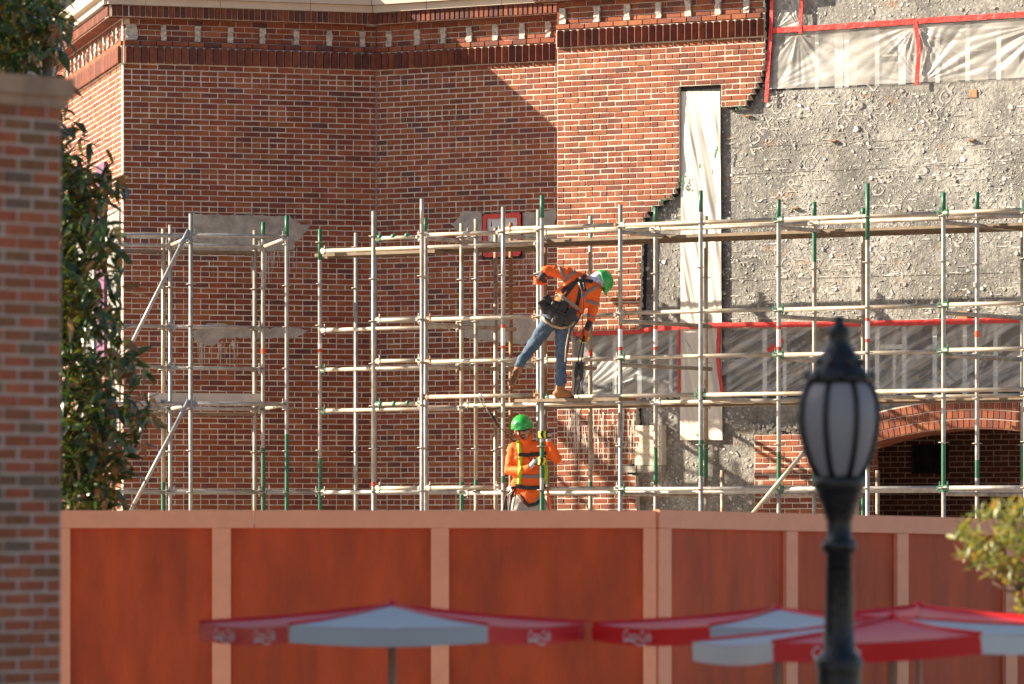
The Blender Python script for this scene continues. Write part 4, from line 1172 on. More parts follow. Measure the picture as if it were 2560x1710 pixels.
# boots
b_,_=blob('boot',[(A(1402,952),A(1400,976),.055,.054,0),(A(1399,980),A(1424,986,.02),.05,.036,0),(A(1390,984),A(1399,984),.04,.045,0),(A(1392,993),A(1432,992,.02),.018,.018,1)],['boot','sole'],p1,.009,3)
b_,_=blob('boot',[(A(1299,912,-.02),A(1293,930,-.02),.046,.048,0),(A(1292,930,-.03),A(1280,958,-.0),.045,.043,0),(A(1289,930,-.055),A(1277,957,-.035),.036,.040,1)],['boot','sole'],p1,.009,3)
g=G()
for k in range(70):
    t=random.random(); s=random.uniform(-1,1); c=A(1289+(1277-1289)*t+s*7.5,930+(957-930)*t+s*3,-.094+.02*t); g.box(c,.007,.007,.006)
g.obj('boot_tread','sole',p1)
# helmet (looking down and away to the right), face cloth, gloves
hh=helmet(A(1508,703,.1),(.93,.18,.32),(.2,.3,-.9),.118,p1)
def glove(name,center,dirx,parent,mats,scale=1.0,curl=1.0,depth=(0,-1,0),thumb=1):
    """open relaxed hand hanging along dirx: palm, four fingers of unequal length, thumb from the palm's side"""
    d=Vector(dirx).normalized(); dp=Vector(depth); dp=(dp-d*dp.dot(d)).normalized(); s=d.cross(dp).normalized()
    C=Vector(center); cp=[(C-d*.05*scale,C+d*.01,.034*scale,.036*scale,0,.8),(C+s*.02-d*.02,C+s*.024+d*.02,.024,.022,0),(C-s*.02-d*.02,C-s*.024+d*.02,.024,.022,0)]
    for i,(o,l) in enumerate(((-.030,.058),(-.010,.068),(.011,.063),(.030,.05))):
        k0=C+d*.032+s*o; k1=k0+d*l*.5+dp*.006; k2=k1+(d*.55+dp*.65*curl).normalized()*l*.45; k3=k2+(d*.1+dp*.9*curl).normalized()*l*.35
        cp+=[(k0,k1,.0115,.0105,1),(k1,k2,.0105,.0095,1),(k2,k3,.0095,.0085,2)]
    t0=C-d*.02+s*.03*thumb; t1=t0+(s*thumb*.6+d*.7+dp*.4).normalized()*.042; t2=t1+(d*.8+dp*.5).normalized()*.032
    cp+=[(C-d*.03,t0,.026,.018,0),(t0,t1,.0145,.0125,1),(t1,t2,.012,.0105,2)]
    return blob(name,cp,mats,parent,.0055,2)
glove('glove',A(1461,838,-.01),(-.25,0,-1),p1,['glove_orange','glove_orange','glove_yellow'],curl=1.1,thumb=-1)
# left hand closed around the pole
def grip(name,pole,zc,side,parent,mats,wrist):
    """hand closed round a vertical pole; side=+1 when the knuckles sit on the right of it"""
    C=Vector((pole.x,pole.y,zc)); cp=[]
    Rr=RT+.012
    for i,(dz,l) in enumerate(((.034,1.0),(.012,1.08),(-.011,1.03),(-.033,.9))):
        pts=[]
        for k in range(6):
            a=R(25-k*42*l); pts.append(C+Vector((side*math.cos(a)*(Rr+.006),math.sin(a)*Rr,dz)))
        for k in range(5): cp.append((pts[k],pts[k+1],.0105-.0005*k,.0103-.0005*k,1 if k in(1,3) else 2))
    kn=C+Vector((side*(Rr+.012),.02,0)); 
    cp+=[(kn+Vector((0,0,.03)),kn-Vector((0,0,.03)),.021,.021,0),(kn+Vector((side*.035,.012,.02)),kn+Vector((side*.035,.012,-.02)),.024,.024,0)]
    cp+=[(kn+Vector((side*.03,.012,0)),Vector(wrist),.032,.031,3)]
    t0=kn+Vector((-side*.0,.03,.036)); t1=C+Vector((-side*.012,.036,.052)); t2=C+Vector((-side*.036,.012,.05))
    cp+=[(kn+Vector((side*.02,.015,.02)),t0,.018,.015,2),(t0,t1,.0135,.012,1),(t1,t2,.012,.0105,2)]
    return blob(name,cp,mats,parent,.0055,2)
pB=PR.P(PR.u(1355,WB),0,WB)
pA_=PR.P(PR.u(1346,WA),0,WA)
grip('glove',Vector((A(1344,0).x,Y1-.0,0)),A(0,703).z,1,p1,['glove_orange','glove_orange','glove_orange','glove_dark'],A(1352,694,-.03))
# harness straps, belt and pouches
drape('harness_strap',bv1,[(1398,757),(1420,730),(1446,697)],9,'strap',p1)
drape('harness_strap',bv1,[(1440,777),(1448,740),(1455,702),(1458,690)],9,'strap',p1)
drape('harness_strap',bv1,[(1402,730),(1425,712),(1450,700),(1482,704)],9,'strap',p1)
drape('harness_strap',bv1,[(1466,685),(1456,700),(1462,728)],9,'strap',p1)
drape('reflective_band',bv1,[(1405,706),(1425,688),(1446,672)],8,'reflective',p1)
drape('reflective_band',bv1,[(1454,744),(1474,726),(1494,716)],8,'reflective',p1)
drape('reflective_band',bv1,[(1398,664),(1403,678),(1410,692)],8,'reflective',p1)
drape('reflective_band',bv1,[(1466,752),(1480,755),(1494,762)],8,'reflective',p1)
drape('reflective_band',bv1,[(1462,786),(1474,789),(1486,795)],7,'reflective',p1)
drape('tool_belt',bv1,[(1350,786),(1364,803),(1382,815),(1402,820),(1424,816),(1438,805)],7,'belt_tan',p1,.03)
drape('tool_belt',bv1,[(1384,732),(1404,742),(1440,768),(1446,776)],10,'belt_tan',p1,.014)
def pouch(px,py,wx,hz,d,tilt,name='tool_pouch',m='leather',dy=-.12):
    c=A(px,py,dy); g=G(); X=Vector((math.cos(tilt),0,math.sin(tilt))); Z=Vector((-math.sin(tilt),0,math.cos(tilt)))
    n=6; 
    for k in range(n):      # rounded, bulging bag
        pass
    vs=[]
    for (s,dd) in ((1.0,.0),(1.03,.5),(.92,.9),(.7,1.0)):
        for q in range(12):
            a=2*math.pi*q/12; ca=math.copysign(abs(math.cos(a))**.5,math.cos(a)); sa=math.copysign(abs(math.sin(a))**.5,math.sin(a))
            vs.append(c+X*(ca*wx*s)+Z*(sa*hz*s-(.01 if dd>.6 else 0))+Vector((0,-d*dd,0)))
    fs=[(r*12+q,r*12+(q+1)%12,(r+1)*12+(q+1)%12,(r+1)*12+q) for r in range(3) for q in range(12)]+[tuple(36+q for q in range(12))]
    g.add(vs,fs,smooth=True); o=g.obj(name,m,p1)
    gg=G(); gg.box(c+Z*(hz*.75)+Vector((0,-d*1.02,0)),wx*.85,.006,hz*.16,X=X,Y=(0,1,0),Z=Z); gg.obj('flap','strap',o); return o
pouch(1360,768,.05,.085,.08,.5); pouch(1380,780,.06,.085,.09,.4); pouch(1397,796,.075,.088,.10,-.45); pouch(1423,792,.062,.10,.09,-.5); pouch(1408,768,.055,.07,.08,-.5)
pouch(1370,750,.045,.06,.07,.55,dy=-.1); pouch(1388,762,.05,.05,.09,-.3)
g=G(); g.tube([A(1425,800,-.13),A(1422,830,-.13),A(1415,868,-.13),A(1413,905,-.13)],[.012,.009,.008,.009],8); g.obj('hammer_handle','belt_tan',p1)
g=G(); g.tube([A(1443,775,-.1),A(1452,785,-.11),A(1445,803,-.11),A(1436,810,-.1)],.007,6); g.obj('wire_hook','strap',p1)
g=G(); g.lathe(A(1455,696,-.16),[(.001,-.02),(.03,-.018),(.036,0),(.03,.018),(.001,.02)],10); g.tube([A(1447,705,-.16),A(1452,722,-.17),A(1460,722,-.17),A(1458,706,-.16)],.006,6,mi=1); g.obj('dorsal_ring',['strap','metal'],p1)
# lanyards hanging from the harness
ly=thing('lanyard','twin black shock-absorber lanyard hanging from the bending worker to the deck','lanyard',A(1448,1000))
g=G()
g.tube([A(1453,722,-.17),A(1459,760,-.16),A(1456,800,-.1),A(1459,840,-.06)],.006,6)
g.tube([A(1459,840,-.06),A(1448,880,-.06),A(1445,906,-.06)],.008,6); g.tube([A(1461,840,-.06),A(1457,880,-.06),A(1453,906,-.06)],.008,6)
g.tube([A(1439,944,-.06),A(1437,970,-.06),A(1434,998,-.06)],.007,6); g.tube([A(1453,944,-.06),A(1446,975,-.06),A(1442,982,-.06),A(1448,996,-.06),A(1458,999,-.06)],.007,6)
g.obj('webbing','strap',ly)
for x0,x1 in ((1444,1440),(1454,1453)):
    g=G(); g.tube([A(x0,905,-.06),A(x0-.5,912,-.06),A(x1,936,-.06),A(x1,945,-.06)],[.016,.026,.026,.015],10); g.obj('shock_pack','strap',ly)
g=G(); g.tube([A(1455,948,-.06),A(1451,958,-.06),A(1456,985,-.06),A(1461,982,-.06),A(1458,955,-.06)],.008,6); g.obj('snap_hook','metal',ly)

# ---- worker 2: standing on the lower level, both hands on the green pole
u2=PR.u(1320,WA-.12); Y2=pB.y+.30
Bq=lambda px,py,dy=0: at(px,py,Y2+dy)
p2=thing('person','person in orange shirt and green hard hat standing behind the green pole holding it','person',Bq(1320,1480))
caps=[
 (Bq(1300,1215),Bq(1340,1215),.115,.115,0,.85),(Bq(1303,1180),Bq(1340,1180),.12,.12,0,.85),(Bq(1302,1150),Bq(1342,1148),.125,.125,0,.85),(Bq(1298,1130),Bq(1346,1126),.11,.11,0,.85),
 (Bq(1286,1120),Bq(1358,1116),.07,.07,0),(Bq(1320,1250),Bq(1322,1232),.14,.14,0,.8),
 (Bq(1300,1262),Bq(1344,1262),.115,.115,1,.85),
 (Bq(1283,1124),Bq(1272,1174,-.03),.072,.058,0),(Bq(1272,1176,-.03),Bq(1300,1176,-.16),.056,.050,0),(Bq(1298,1176,-.16),Bq(1324,1168,-.24),.048,.038,0),
 (Bq(1360,1118),Bq(1392,1146,-.04),.072,.060,0),(Bq(1392,1146,-.04),Bq(1380,1118,-.14),.056,.046,0),(Bq(1380,1118,-.14),Bq(1371,1102,-.2),.044,.036,0),
 (Bq(1318,1115,-.0),Bq(1312,1098,-.02),.066,.062,0),(Bq(1310,1090,-.03),Bq(1309,1066,-.01),.070,.092,2),(Bq(1310,1082,-.05),Bq(1311,1094,-.05),.06,.045,2),
 (Bq(1300,1262),Bq(1290,1370),.105,.085,1),(Bq(1290,1370),Bq(1288,1465),.08,.06,1),(Bq(1344,1262),Bq(1352,1370),.105,.085,1),(Bq(1352,1370),Bq(1352,1465),.08,.06,1),
 (Bq(1288,1468),Bq(1284,1474,-.12),.055,.04,3),(Bq(1352,1468),Bq(1356,1474,-.12),.055,.04,3),
]
body2,bv2=blob('body',caps,['hivis','trousers','skin','boot'],p2,voxel=.010,folds=.009)
helmet(Bq(1305,1064,-.0),(-.12,-.2,1),(-.05,-1,-.25),.128,p2)
# face: nose, mouth, dark glasses, ears, chin strap
g=G(); n0=cast(bv2,1308,1082,.0) or Bq(1308,1082,-.1)
g.tube([n0+Vector((0,.005,.025)),n0+Vector((-.001,-.016,.0)),n0+Vector((0,.004,-.008))],[.007,.013,.008],8); g.obj('nose','skin',p2)
drape('sunglasses',bv2,[(1293,1074),(1300,1074),(1309,1075),(1318,1073),(1326,1071)],6,'strap',p2,.012)
drape('mouth',bv2,[(1303,1088),(1308,1087),(1313,1088)],2.2,'hair',p2,.003)
drape('beard',bv2,[(1302,1093),(1308,1095),(1314,1093)],2.5,'hair',p2,.002)
drape('neck_gaiter',bv2,[(1296,1086),(1300,1098),(1312,1106),(1324,1098),(1330,1082)],9,'hivis',p2,.012)
drape('chin_strap',bv2,[(1294,1072),(1299,1088),(1308,1099)],2,'strap',p2,.016)
for px in (1289,1331):
    g=G(); g.lathe(Bq(px,1080,.0),[(.001,-.028),(.012,-.02),(.014,0),(.015,.018),(.001,.028)],8); g.obj('ear','skin',p2)
# harness
drape('harness_strap',bv2,[(1296,1100),(1298,1120),(1301,1140),(1300,1170),(1297,1212)],10,'strap_lime',p2,.012)
drape('harness_strap',bv2,[(1352,1104),(1358,1125),(1362,1150),(1366,1180),(1362,1212)],9,'strap_lime',p2,.012)
drape('chest_strap',bv2,[(1296,1136),(1318,1138),(1366,1133)],9,'strap',p2,.018)
drape('belt',bv2,[(1288,1214),(1310,1219),(1345,1220),(1366,1212)],10,'strap',p2,.022)
drape('leg_strap',bv2,[(1296,1236),(1312,1256),(1322,1264),(1340,1260),(1362,1240)],8,'strap',p2,.014)
drape('reflective_band',bv2,[(1305,1190),(1330,1192),(1358,1190)],9,'reflective',p2,.01)
drape('shirt_emblem',bv2,[(1330,1128),(1319,1142),(1327,1152),(1336,1145)],1.6,'strap',p2,.008)
gh=['glove_dark','glove_yellow','glove_dark','glove_grey']
grip('glove',pB,at(0,1087,pB.y).z,1,p2,gh,Bq(1371,1103,-.2))
grip('glove',pB,at(0,1153,pB.y).z,-1,p2,gh,Bq(1326,1167,-.24))
# tools on the hip, tail of rope
g=G()
for k in range(7): 
    x=1262+k*4; g.tube([Bq(1288+random.uniform(-6,4),1216,-.1),Bq(x+random.uniform(-4,4),1240,-.13),Bq(x-6+random.uniform(-3,3),1275,-.12)],.007,6)
g.obj('tool_tether','strap',p2)
g=G(); g.tube([Bq(1274,1210,-.12),Bq(1280,1228,-.13),Bq(1268,1240,-.13)],.012,8); g.tube([Bq(1270,1234,-.13),Bq(1272,1285,-.13)],.010,8); g.obj('ratchet','metal',p2)
g=G(); g.tube([Bq(1368,1222,-.1),Bq(1374,1250,-.1),Bq(1380,1290,-.1)],.014,8); g.obj('orange_cord','hivis',p2)
pl_=thing('lanyard','black hook lanyard clipped on the deck rail left of the standing worker','lanyard',Bq(1210,1000))
g=G(); g.tube([Bq(1246,1065,-.05),Bq(1262,1080,-.02),Bq(1284,1103,-.05)],.005,6); g.tube([Bq(1216,1022,-.08),Bq(1232,1042,-.08),Bq(1246,1065,-.05)],[.010,.018,.010],8); g.obj('webbing','strap',pl_)
g=G(); q=[(1200,985),(1206,992),(1210,1006),(1217,1022),(1206,1010),(1199,998),(1197,988),(1200,983),(1206,984)]; g.tube([Bq(a,b,-.1) for a,b in q],.008,8); g.obj('hook','metal',pl_)

# ------------------------------------------------------------------ construction fence
YF=46.0
fb=thing('construction_fence','rust-red plywood construction fence with salmon trim boards','fence',at(900,1340,YF)*1 if False else Vector((-1,YF,0)))
PF=Plane(((1640-CX)/F*YF,YF),0.0); PF2=Plane(((1640-CX)/F*YF,YF),R(53))
zt=at(0,1276,YF).z; zr=at(0,1320,YF).z
xs=[158,554,1100,1640]
def panel(P,px0,px1,z0,z1):
    g=G(); P.slab(g,P.u(px0),P.u(px1),z0,z1,-.03,-.012); g.obj('panel','fence_panel',fb)
panel(PF,-300,158,.05,zr+.03)
for a,b in zip(xs[:-1],xs[1:]): panel(PF,a,b,.05,zr+.03)
for px,wd in ((158,.115),(554,.15),(1100,.145),(-240,.14)):
    u=PF.u(px); g=G(); PF.slab(g,u-wd/2,u+wd/2,.03,zr-.002,-.011,.027); g.obj('post_board','fence_trim',fb)
for a,b in ((1608,1648),(1650,1672)):
    g=G()
    if a<1640: PF.slab(g,PF.u(a),PF.u(1640),.03,zr-.002,-.011,.027)
    else: PF2.slab(g,PF2.u(1641),PF2.u(1672),.03,zr-.004,-.011,.027)
    g.obj('post_board','fence_trim',fb)
for a,b in ((-320,141),(142,636),(637,1640)):
    g=G(); PF.slab(g,PF.u(a)+.002,PF.u(b)-.002,zr,zt,-.035,.03); g.obj('top_rail','fence_trim',fb)
# right run, turned away and sloping a little
x2=[1672,1974,2251,2523,2760]
drop=lambda px:.05*(PF2.u(px)-PF2.u(1640))/4.4
def slab_slope(P,px0,px1,z0a,z1a,o0,o1,name,m):
    g=G(); a,b=P.u(px0),P.u(px1); da,db=drop(px0),drop(px1)
    vs=[P.P(u,z-d,o) for o in(o0,o1) for (u,d) in((a,da),(b,db)) for z in(z0a,z1a)]
    g.add(vs,[(0,1,3,2),(4,6,7,5),(0,4,5,1),(2,3,7,6),(1,5,7,3),(0,2,6,4)]); g.obj(name,m,fb)
for a,b in zip([1641]+x2[1:-1],x2[1:]): slab_slope(PF2,a,b,.05,zr+.03,-.03,-.012,'panel','fence_panel')
for px in x2[1:]:
    slab_slope(PF2,px-14,px+14,.05,zr-.004,-.011,.027,'post_board','fence_trim')
for a,b in ((1641,2080),(2081,2760)): slab_slope(PF2,a,b,zr,zt+.005,-.035,.03,'top_rail','fence_trim')

# ------------------------------------------------------------------ brick pier at far left
YP=29.4
PP=Plane(((152-CX)/F*YP,YP),R(49))
pr_=thing('brick_pier','blurred red brick pier with a weathered stone cap at the left edge','pier',PP.P(-.5,0,-.3))
ztop=PP.pt(150,270)[2]; CP=.0676
g=G(); PP.slab(g,-1.5,0,0,ztop,-.6,0); g.obj('core','mortar_pier',pr_)
mes=[]; ZP=Plane((0,0),0)
def pm(L):
    r=[]
    for k in range(8):
        gg=G(); brick_at(gg,ZP,0,0,L-.0135+random.uniform(-.004,.003),CP-.013+random.uniform(-.002,.002),proud=.005); r.append(gg.mesh('brick',['brick_pier']))
    return r
FULL=pm(.205)
cutcache={}
z=ztop; i=0; extra=G()
while z>CP:
    zc=z-CP/2; sh=0 if i%2 else .1025; a=-sh if sh else 0
    pos=[]; e=0.0
    if sh: pos.append((-.1025,0)); e=-.1025
    while e>-1.45: pos.append((e-.205,e)); e-=.205
    for a,b in pos:
        P=PP.P((a+b)/2,zc,0); x,y=proj(P)
        vis=(x>-60 and y<1800)
        if vis:
            if b-a>.15: me=random.choice(FULL)
            else:
                if 'h' not in cutcache: cutcache['h']=pm(.1025)
                me=random.choice(cutcache['h'])
            inst('brick',me,pr_,P,PP.a)
        else: brick_at(extra,PP,(a+b)/2,zc,b-a-.011,CP-.0115,proud=.006)
    z-=CP; i+=1
extra.obj('brickwork','brick_pier',pr_,kind='stuff')
zc1=PP.pt(158,244)[2]; zc2=PP.pt(172,199)[2]
g=G(); PP.slab(g,-1.55,.03,ztop,zc1,-.63,.03); g.obj('cap_moulding','pier_stone',pr_)
g=G(); PP.slab(g,-1.6,.05,zc1,zc2,-.67,.05); g.obj('cap_stone','pier_stone',pr_)

# ------------------------------------------------------------------ street lamp
YL=29.0; S_=F/YL
lp=thing('street_lamp','black cast-iron street lamp with an acorn lantern of frosted panes','street lamp',Vector(((2098-CX)/F*YL,YL,0)))
LC=Vector(((2098-CX)/F*YL,YL,0)); zz=lambda y:ZC+(HY-y)/S_
pw=lambda w_:w_/2/S_
g=G(); g.lathe(LC,[(pw(w_),zz(y)) for w_,y in ((200,2700),(200,2400),(150,2330),(120,1760),(112,1700),(112,1680),(122,1655),(104,1640),(80,1630),(76,1560),(66,1385),(84,1378),(90,1366),(82,1352),(64,1345),(62,1300),(74,1285))],28); g.obj('post','lamp_iron',lp)
g=G(); g.lathe(LC,[(pw(w_),zz(y)) for w_,y in ((70,1300),(78,1282),(92,1262),(108,1245),(112,1232),(128,1222),(134,1206),(128,1194),(112,1190),(.1,1188))],28); g.obj('lantern_base','lamp_iron',lp)
prof=[(112,1192),(150,1160),(180,1120),(200,1080),(207,1045),(200,1005),(180,975),(154,958)]
nP=8
for k in range(nP):
    g=G(); vs=[]; a0=2*math.pi*(k+.06)/nP+R(22.5); a1=2*math.pi*(k+.94)/nP+R(22.5); m_=5
    for w_,y in prof:
        for j in range(m_+1):
            a=a0+(a1-a0)*j/m_; vs.append(LC+Vector((pw(w_)*.97*math.cos(a),pw(w_)*.97*math.sin(a),zz(y))))
    g.add(vs,[(i*(m_+1)+j,i*(m_+1)+j+1,(i+1)*(m_+1)+j+1,(i+1)*(m_+1)+j) for i in range(len(prof)-1) for j in range(m_)],smooth=True); g.obj('lantern_pane','lantern_glass',lp)
    g=G(); a=2*math.pi*k/nP+R(22.5); g.tube([LC+Vector((pw(w_)*math.cos(a),pw(w_)*math.sin(a),zz(y))) for w_,y in prof],.016,6); g.obj('rib','lamp_iron',lp)
g=G(); g.lathe(LC,[(pw(w_),zz(y)) for w_,y in ((150,960),(166,954),(170,944),(158,938),(132,925),(112,905),(92,885),(72,872),(58,862),(50,845),(56,838),(50,830),(40,822),(34,815))],28)
for k in range(8):
    a=2*math.pi*k/8; c=LC+Vector((pw(164)*math.cos(a),pw(164)*math.sin(a),zz(942))); g.lathe(c,[(.001,-.02),(.016,-.012),(.018,.004),(.010,.022),(.001,.034)],8)
    c=LC+Vector((pw(112)*math.cos(a+.4),pw(112)*math.sin(a+.4),zz(908))); g.lathe(c,[(.001,-.02),(.02,-.008),(.018,.014),(.001,.026)],8)
g.obj('lantern_cap','lamp_iron',lp)
g=G(); g.lathe(LC,[(pw(w_),zz(y)) for w_,y in ((30,822),(40,834),(52,836),(56,828),(46,818),(28,812),(24,806),(30,800),(26,794),(10,790),(.1,786))],20); g.obj('finial','lamp_iron',lp)

# ------------------------------------------------------------------ umbrellas
def logo(P,uc,zc,h):
    """the white script wordmark on a red valance"""
    T=text_geo('Coca-Cola',h,.35); g=G(); vs,fs=T
    g.add([P(uc+v.x*.86,zc-h*.33+v.y*1.25) for v in vs],fs)
    sw=[(uc-.12+.03*k,zc-h*.52+.012*math.sin(k*.9)) for k in range(8)]
    q=[]; 
    for k,(a,b) in enumerate(sw): q+=[P(a,b),P(a,b+.007)]
    g.add(q,[(2*k,2*k+2,2*k+3,2*k+1) for k in range(7)])
    return g
def umbrella(label,px,Y,th0,Rr,z_ap,z_ed,whites,tilt=(0,0),drop=.1,pole_px=None,logos=()):
    C=Vector(((px-CX)/F*Y,Y,0)); t=thing('parasol',label,'umbrella',C,group='red and white parasols in front of the fence')
    Rm=Matrix.Rotation(tilt[0],3,'Y')@Matrix.Rotation(tilt[1],3,'X')
    ap=Vector((0,0,z_ap)); piv=Vector((0,0,z_ed))
    W=lambda v:C+piv+Rm@(v-piv)
    ring=[Vector((Rr*math.cos(R(th0+60*k)),Rr*math.sin(R(th0+60*k)),z_ed)) for k in range(6)]
    for k in range(6):
        a,b=ring[k],ring[(k+1)%6]; mt='canopy_white' if k in whites else 'canopy_red'
        g=G(); n=8; vs=[]
        for i in range(n+1):
            s=i/n
            for j in range(n+1):
                r=j/n; e=a.lerp(b,s); p=ap.lerp(e,r); p.z-=.03*math.sin(math.pi*s)*r*(1-.3*r)+.012*math.sin(math.pi*r); vs.append(W(p))
        g.add(vs,[(i*(n+1)+j,i*(n+1)+j+1,(i+1)*(n+1)+j+1,(i+1)*(n+1)+j) for i in range(n) for j in range(n)],smooth=True)
        o=g.obj('canopy_panel',mt,t)
        g=G(); vs=[]
        for i in range(n+1):
            s=i/n; e=a.lerp(b,s); e=e.copy(); e.z-=.035*math.sin(math.pi*s)*.7
            out=Vector((e.x,e.y,0)).normalized()*.008*math.sin(9*s)
            vs+=[W(e),W(e+out*.4-Vector((0,0,drop*.5))),W(e+out-Vector((0,0,drop)))]
        g.add(vs,[(3*i+q,3*i+3+q,3*i+4+q,3*i+1+q) for i in range(n) for q in range(2)],smooth=True); vo=g.obj('valance',mt,o)
        if k in logos:
            d=(b-a).normalized(); L=(b-a).length; nn=Vector((d.y,-d.x,0))
            if nn.dot(Vector((a.x+b.x,a.y+b.y,0)))<0: nn=-nn
            sgn=1 if d.x>0 else -1; st=a if sgn>0 else b
            for frac in logos[k]:
                uc=frac*L
                PP_=lambda u,z: W(st+d*sgn*u+Vector((0,0,0))+Vector((0,0,-.035*math.sin(math.pi*max(0,min(1,u/L)))*.7+(z)))+nn*.013)
                lg=logo(PP_,uc,-drop*.5,.072); lg.obj('lettering','white',o)
        rb=G(); rb.tube([W(ap.lerp(a,.02)+Vector((0,0,-.02))),W(a+Vector((0,0,-.012)))],.009,6); rb.obj('rib','umb_pole',t)
        sg=G(); sg.tube([W(ap),W(ap.lerp(a,.5)-Vector((0,0,.012))),W(a+Vector((0,0,.004)))],.012,6); sg.obj('seam','canopy_red',t)
    g=G(); g.tube([C,W(ap-Vector((0,0,.02)))],.024,14); g.obj('pole','umb_pole',t)
    g=G(); g.lathe(C,[(.001,.12),(.03,.11),(.05,.1),(.26,.06),(.28,0)],20); g.obj('base','lamp_iron',t)
    g=G(); g.lathe(W(ap),[(.03,-.03),(.03,.01),(.018,.022),(.001,.03)],10); g.obj('cap','canopy_red',t)
    return t
Yu=33.5
umbrella('leftmost red parasol whose white panel faces the street squarely',980,Yu,240,1.135,2.395,2.29,(0,2,4),logos={5:(.3,.75),1:(.5,),3:(.28,.72)},)
umbrella('red parasol just left of the lamp post with a white back panel',1944,33.6,187,1.11,2.37,2.285,(1,3,5),logos={0:(.4,)})
umbrella('nearest red and white parasol crossing behind the lamp post tilted to the left',2232,31.6,171,1.125,2.35,2.255,(0,2,4),tilt=(R(-2.4),R(0)),logos={1:(.3,)},drop=.105)
umbrella('red parasol at right half hidden behind the nearest one',2296,35.6,205,1.13,2.365,2.28,(2,4),logos={})

# ------------------------------------------------------------------ magnolia and shrub
def leaf_mesh(L,W_,bend,m,name='leaf'):
    g=G(); vs=[]; n=4
    for i in range(n+1):
        s=i/n; w_=W_*math.sin(math.pi*min(1,.08+s*.92))**.8*(1-.15*s) if 0<i<n else W_*.06
        z=-bend*s*s*L
        vs+=[(-w_/2,s*L,z+.12*w_),(0,s*L,z),(w_/2,s*L,z+.12*w_)]
    fs=[]
    for i in range(n): 
        for k in range(2): fs.append((3*i+k,3*i+k+1,3*i+k+4,3*i+k+3))
    g.add(vs,fs,smooth=True,rnd=random.random()); return g.mesh(name,[m])
def rot_rand(tilt):
    return Matrix.Rotation(random.uniform(0,2*math.pi),3,'Z')@Matrix.Rotation(random.gauss(tilt,.6),3,'X')@Matrix.Rotation(random.gauss(0,.5),3,'Y')
def leaves(samples,mes,t,m,tilt,n_single=300,face=None):
    g=G()
    for i,p in enumerate(samples):
        Q=rot_rand(tilt); s=random.uniform(.75,1.2)
        if face is not None and random.random()<.8:
            for _ in range(6):
                if (Q@Vector((0,0,1))).dot(face)>.25: break
                Q=rot_rand(tilt)
        if i<n_single:
            o=bpy.data.objects.new('leaf',random.choice(mes)); COL.objects.link(o); o.location=p; o.rotation_euler=Q.to_euler(); o.scale=(s,s,s); put(o,t)
        else:
            me=random.choice(mes); r=random.random()
            g.add([p+Q@(v.co*s) for v in me.vertices],[tuple(f.vertices) for f in me.polygons],rnd=r,smooth=True)
    if g.v: g.obj('foliage',m,t,kind='stuff')
YM=47.6
tr=thing('magnolia_tree','dark-leaved magnolia with rusty undersides growing behind the brick pier','tree',Vector(((120-CX)/F*YM,YM,0)))
mm=[leaf_mesh(random.uniform(.12,.19),random.uniform(.05,.075),random.uniform(.1,.5),'magnolia') for _ in range(8)]
def xr(y):      # right-hand outline of the crown in photo pixels
    pts=[(-60,190),(40,170),(130,150),(190,165),(230,190),(290,165),(340,225),(380,290),(440,305),(500,325),(560,310),(620,320),(700,315),(780,318),(850,325),(900,370),(960,385),(1040,395),(1100,360),(1160,345),(1230,330),(1300,340)]
    ys=[p[0] for p in pts]; return float(np.interp(y,ys,[p[1] for p in pts]))+14*math.sin(y*.045)+12
def core(y): return float(np.interp(y,[-60,100,180,230,330,420,500,850,900,1000,1300],[130,120,60,20,120,160,190,205,255,290,270]))
samp=[]
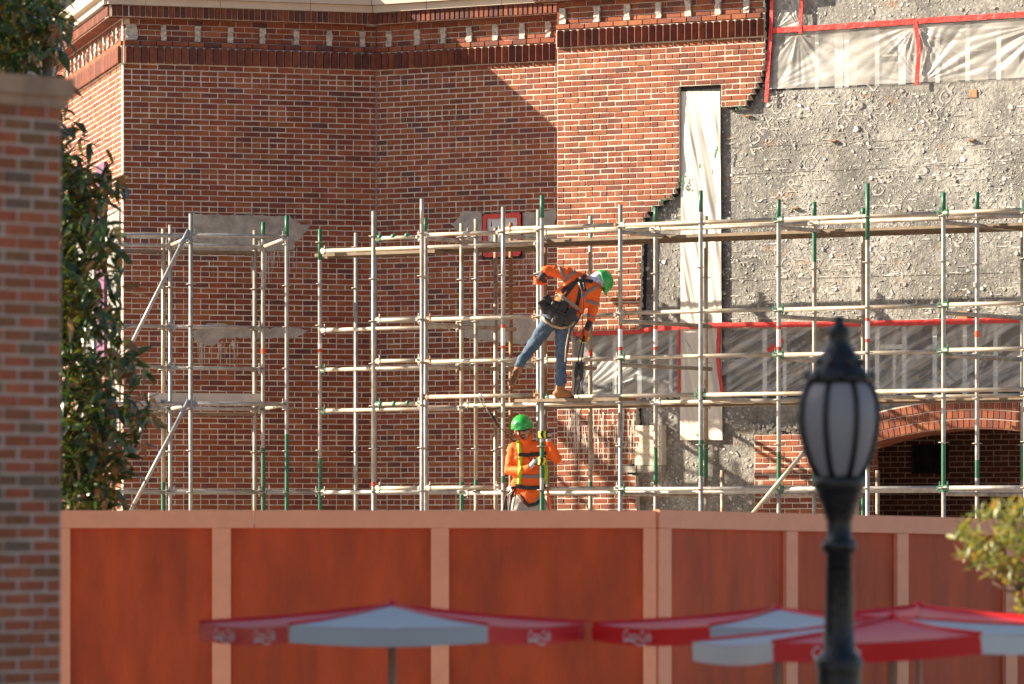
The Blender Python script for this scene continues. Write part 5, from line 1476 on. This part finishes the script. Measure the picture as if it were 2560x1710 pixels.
while len(samp)<7000:
    y=random.uniform(-60,1290); x=random.uniform(60,xr(y)+10) if y>235 else random.uniform(-140,xr(y)+10)
    c=core(y); e=xr(y)
    if x>c:
        f=(x-c)/max(1,e-c)
        nz=noise.noise(Vector((x*.014,y*.014,.7)))
        if random.random()>max(0,1-f)**.9*.6*(.9+1.9*nz): continue
    elif random.random()>.75: continue
    if 195<y<330 and x>150 and random.random()<.6: continue
    samp.append(at(x,y,YM+random.uniform(-.7,1.1)))
random.shuffle(samp)
samp.sort(key=lambda p:-(CX+F*p.x/p.y) if random.random()<.5 else random.random()*-400)
leaves(samp,mm,tr,'magnolia',-.3,face=Vector((-.35,-.8,.5)).normalized())
g=G()
g.tube([at(118,2100,YM),at(120,1500,YM),at(128,900,YM+.1),at(120,300,YM),at(105,-150,YM)],[.08,.075,.06,.045,.02],10); g.obj('trunk','bark',tr)
for k in range(26):
    y=120+k*46; x=xr(y)*random.uniform(.7,.98); a=at(122,y+70,YM); b=at(x,y-10,YM+random.uniform(-.4,.4))
    g=G(); g.tube([a,a.lerp(b,.5)+Vector((0,0,-.03)),b],[.016,.010,.005],6); g.obj('branch','bark',tr)
YS=35.0
sh=thing('shrub','small round yellow-green shrub at the right edge in front of the fence','shrub',Vector(((2580-CX)/F*YS,YS,0)))
ms=[leaf_mesh(random.uniform(.06,.085),random.uniform(.022,.03),random.uniform(.0,.3),'shrub') for _ in range(8)]
samp=[]
while len(samp)<1000:
    x=random.uniform(2375,2720); y=random.uniform(1262,1480)
    dx=(x-2555)/172; dy=(y-1360)/100
    if dx*dx+dy*dy>1: continue
    if noise.noise(Vector((x*.02,y*.02,5)))<-.22: continue
    samp.append(at(x,y,YS+random.uniform(-.4,.4)))
leaves(samp,ms,sh,'shrub',.75,220)
g=G(); g.tube([at(2590,2300,YS),at(2585,1600,YS),at(2575,1470,YS)],[.03,.026,.02],8); g.obj('trunk','bark',sh)
for (x,y) in ((2400,1300),(2440,1400),(2470,1290),(2520,1440),(2540,1300),(2620,1320),(2650,1400),(2480,1455)):
    g=G(); g.tube([at(2575,1475,YS),at((x+2575)/2-6,(y+1475)/2+14,YS),at(x,y,YS)],[.012,.008,.004],6); g.obj('branch','bark',sh)
samp=[at(random.gauss(2556,10),random.gauss(1515,18),YS+random.uniform(-.1,.1)) for _ in range(26)]
leaves(samp,ms,sh,'shrub',.75,0)
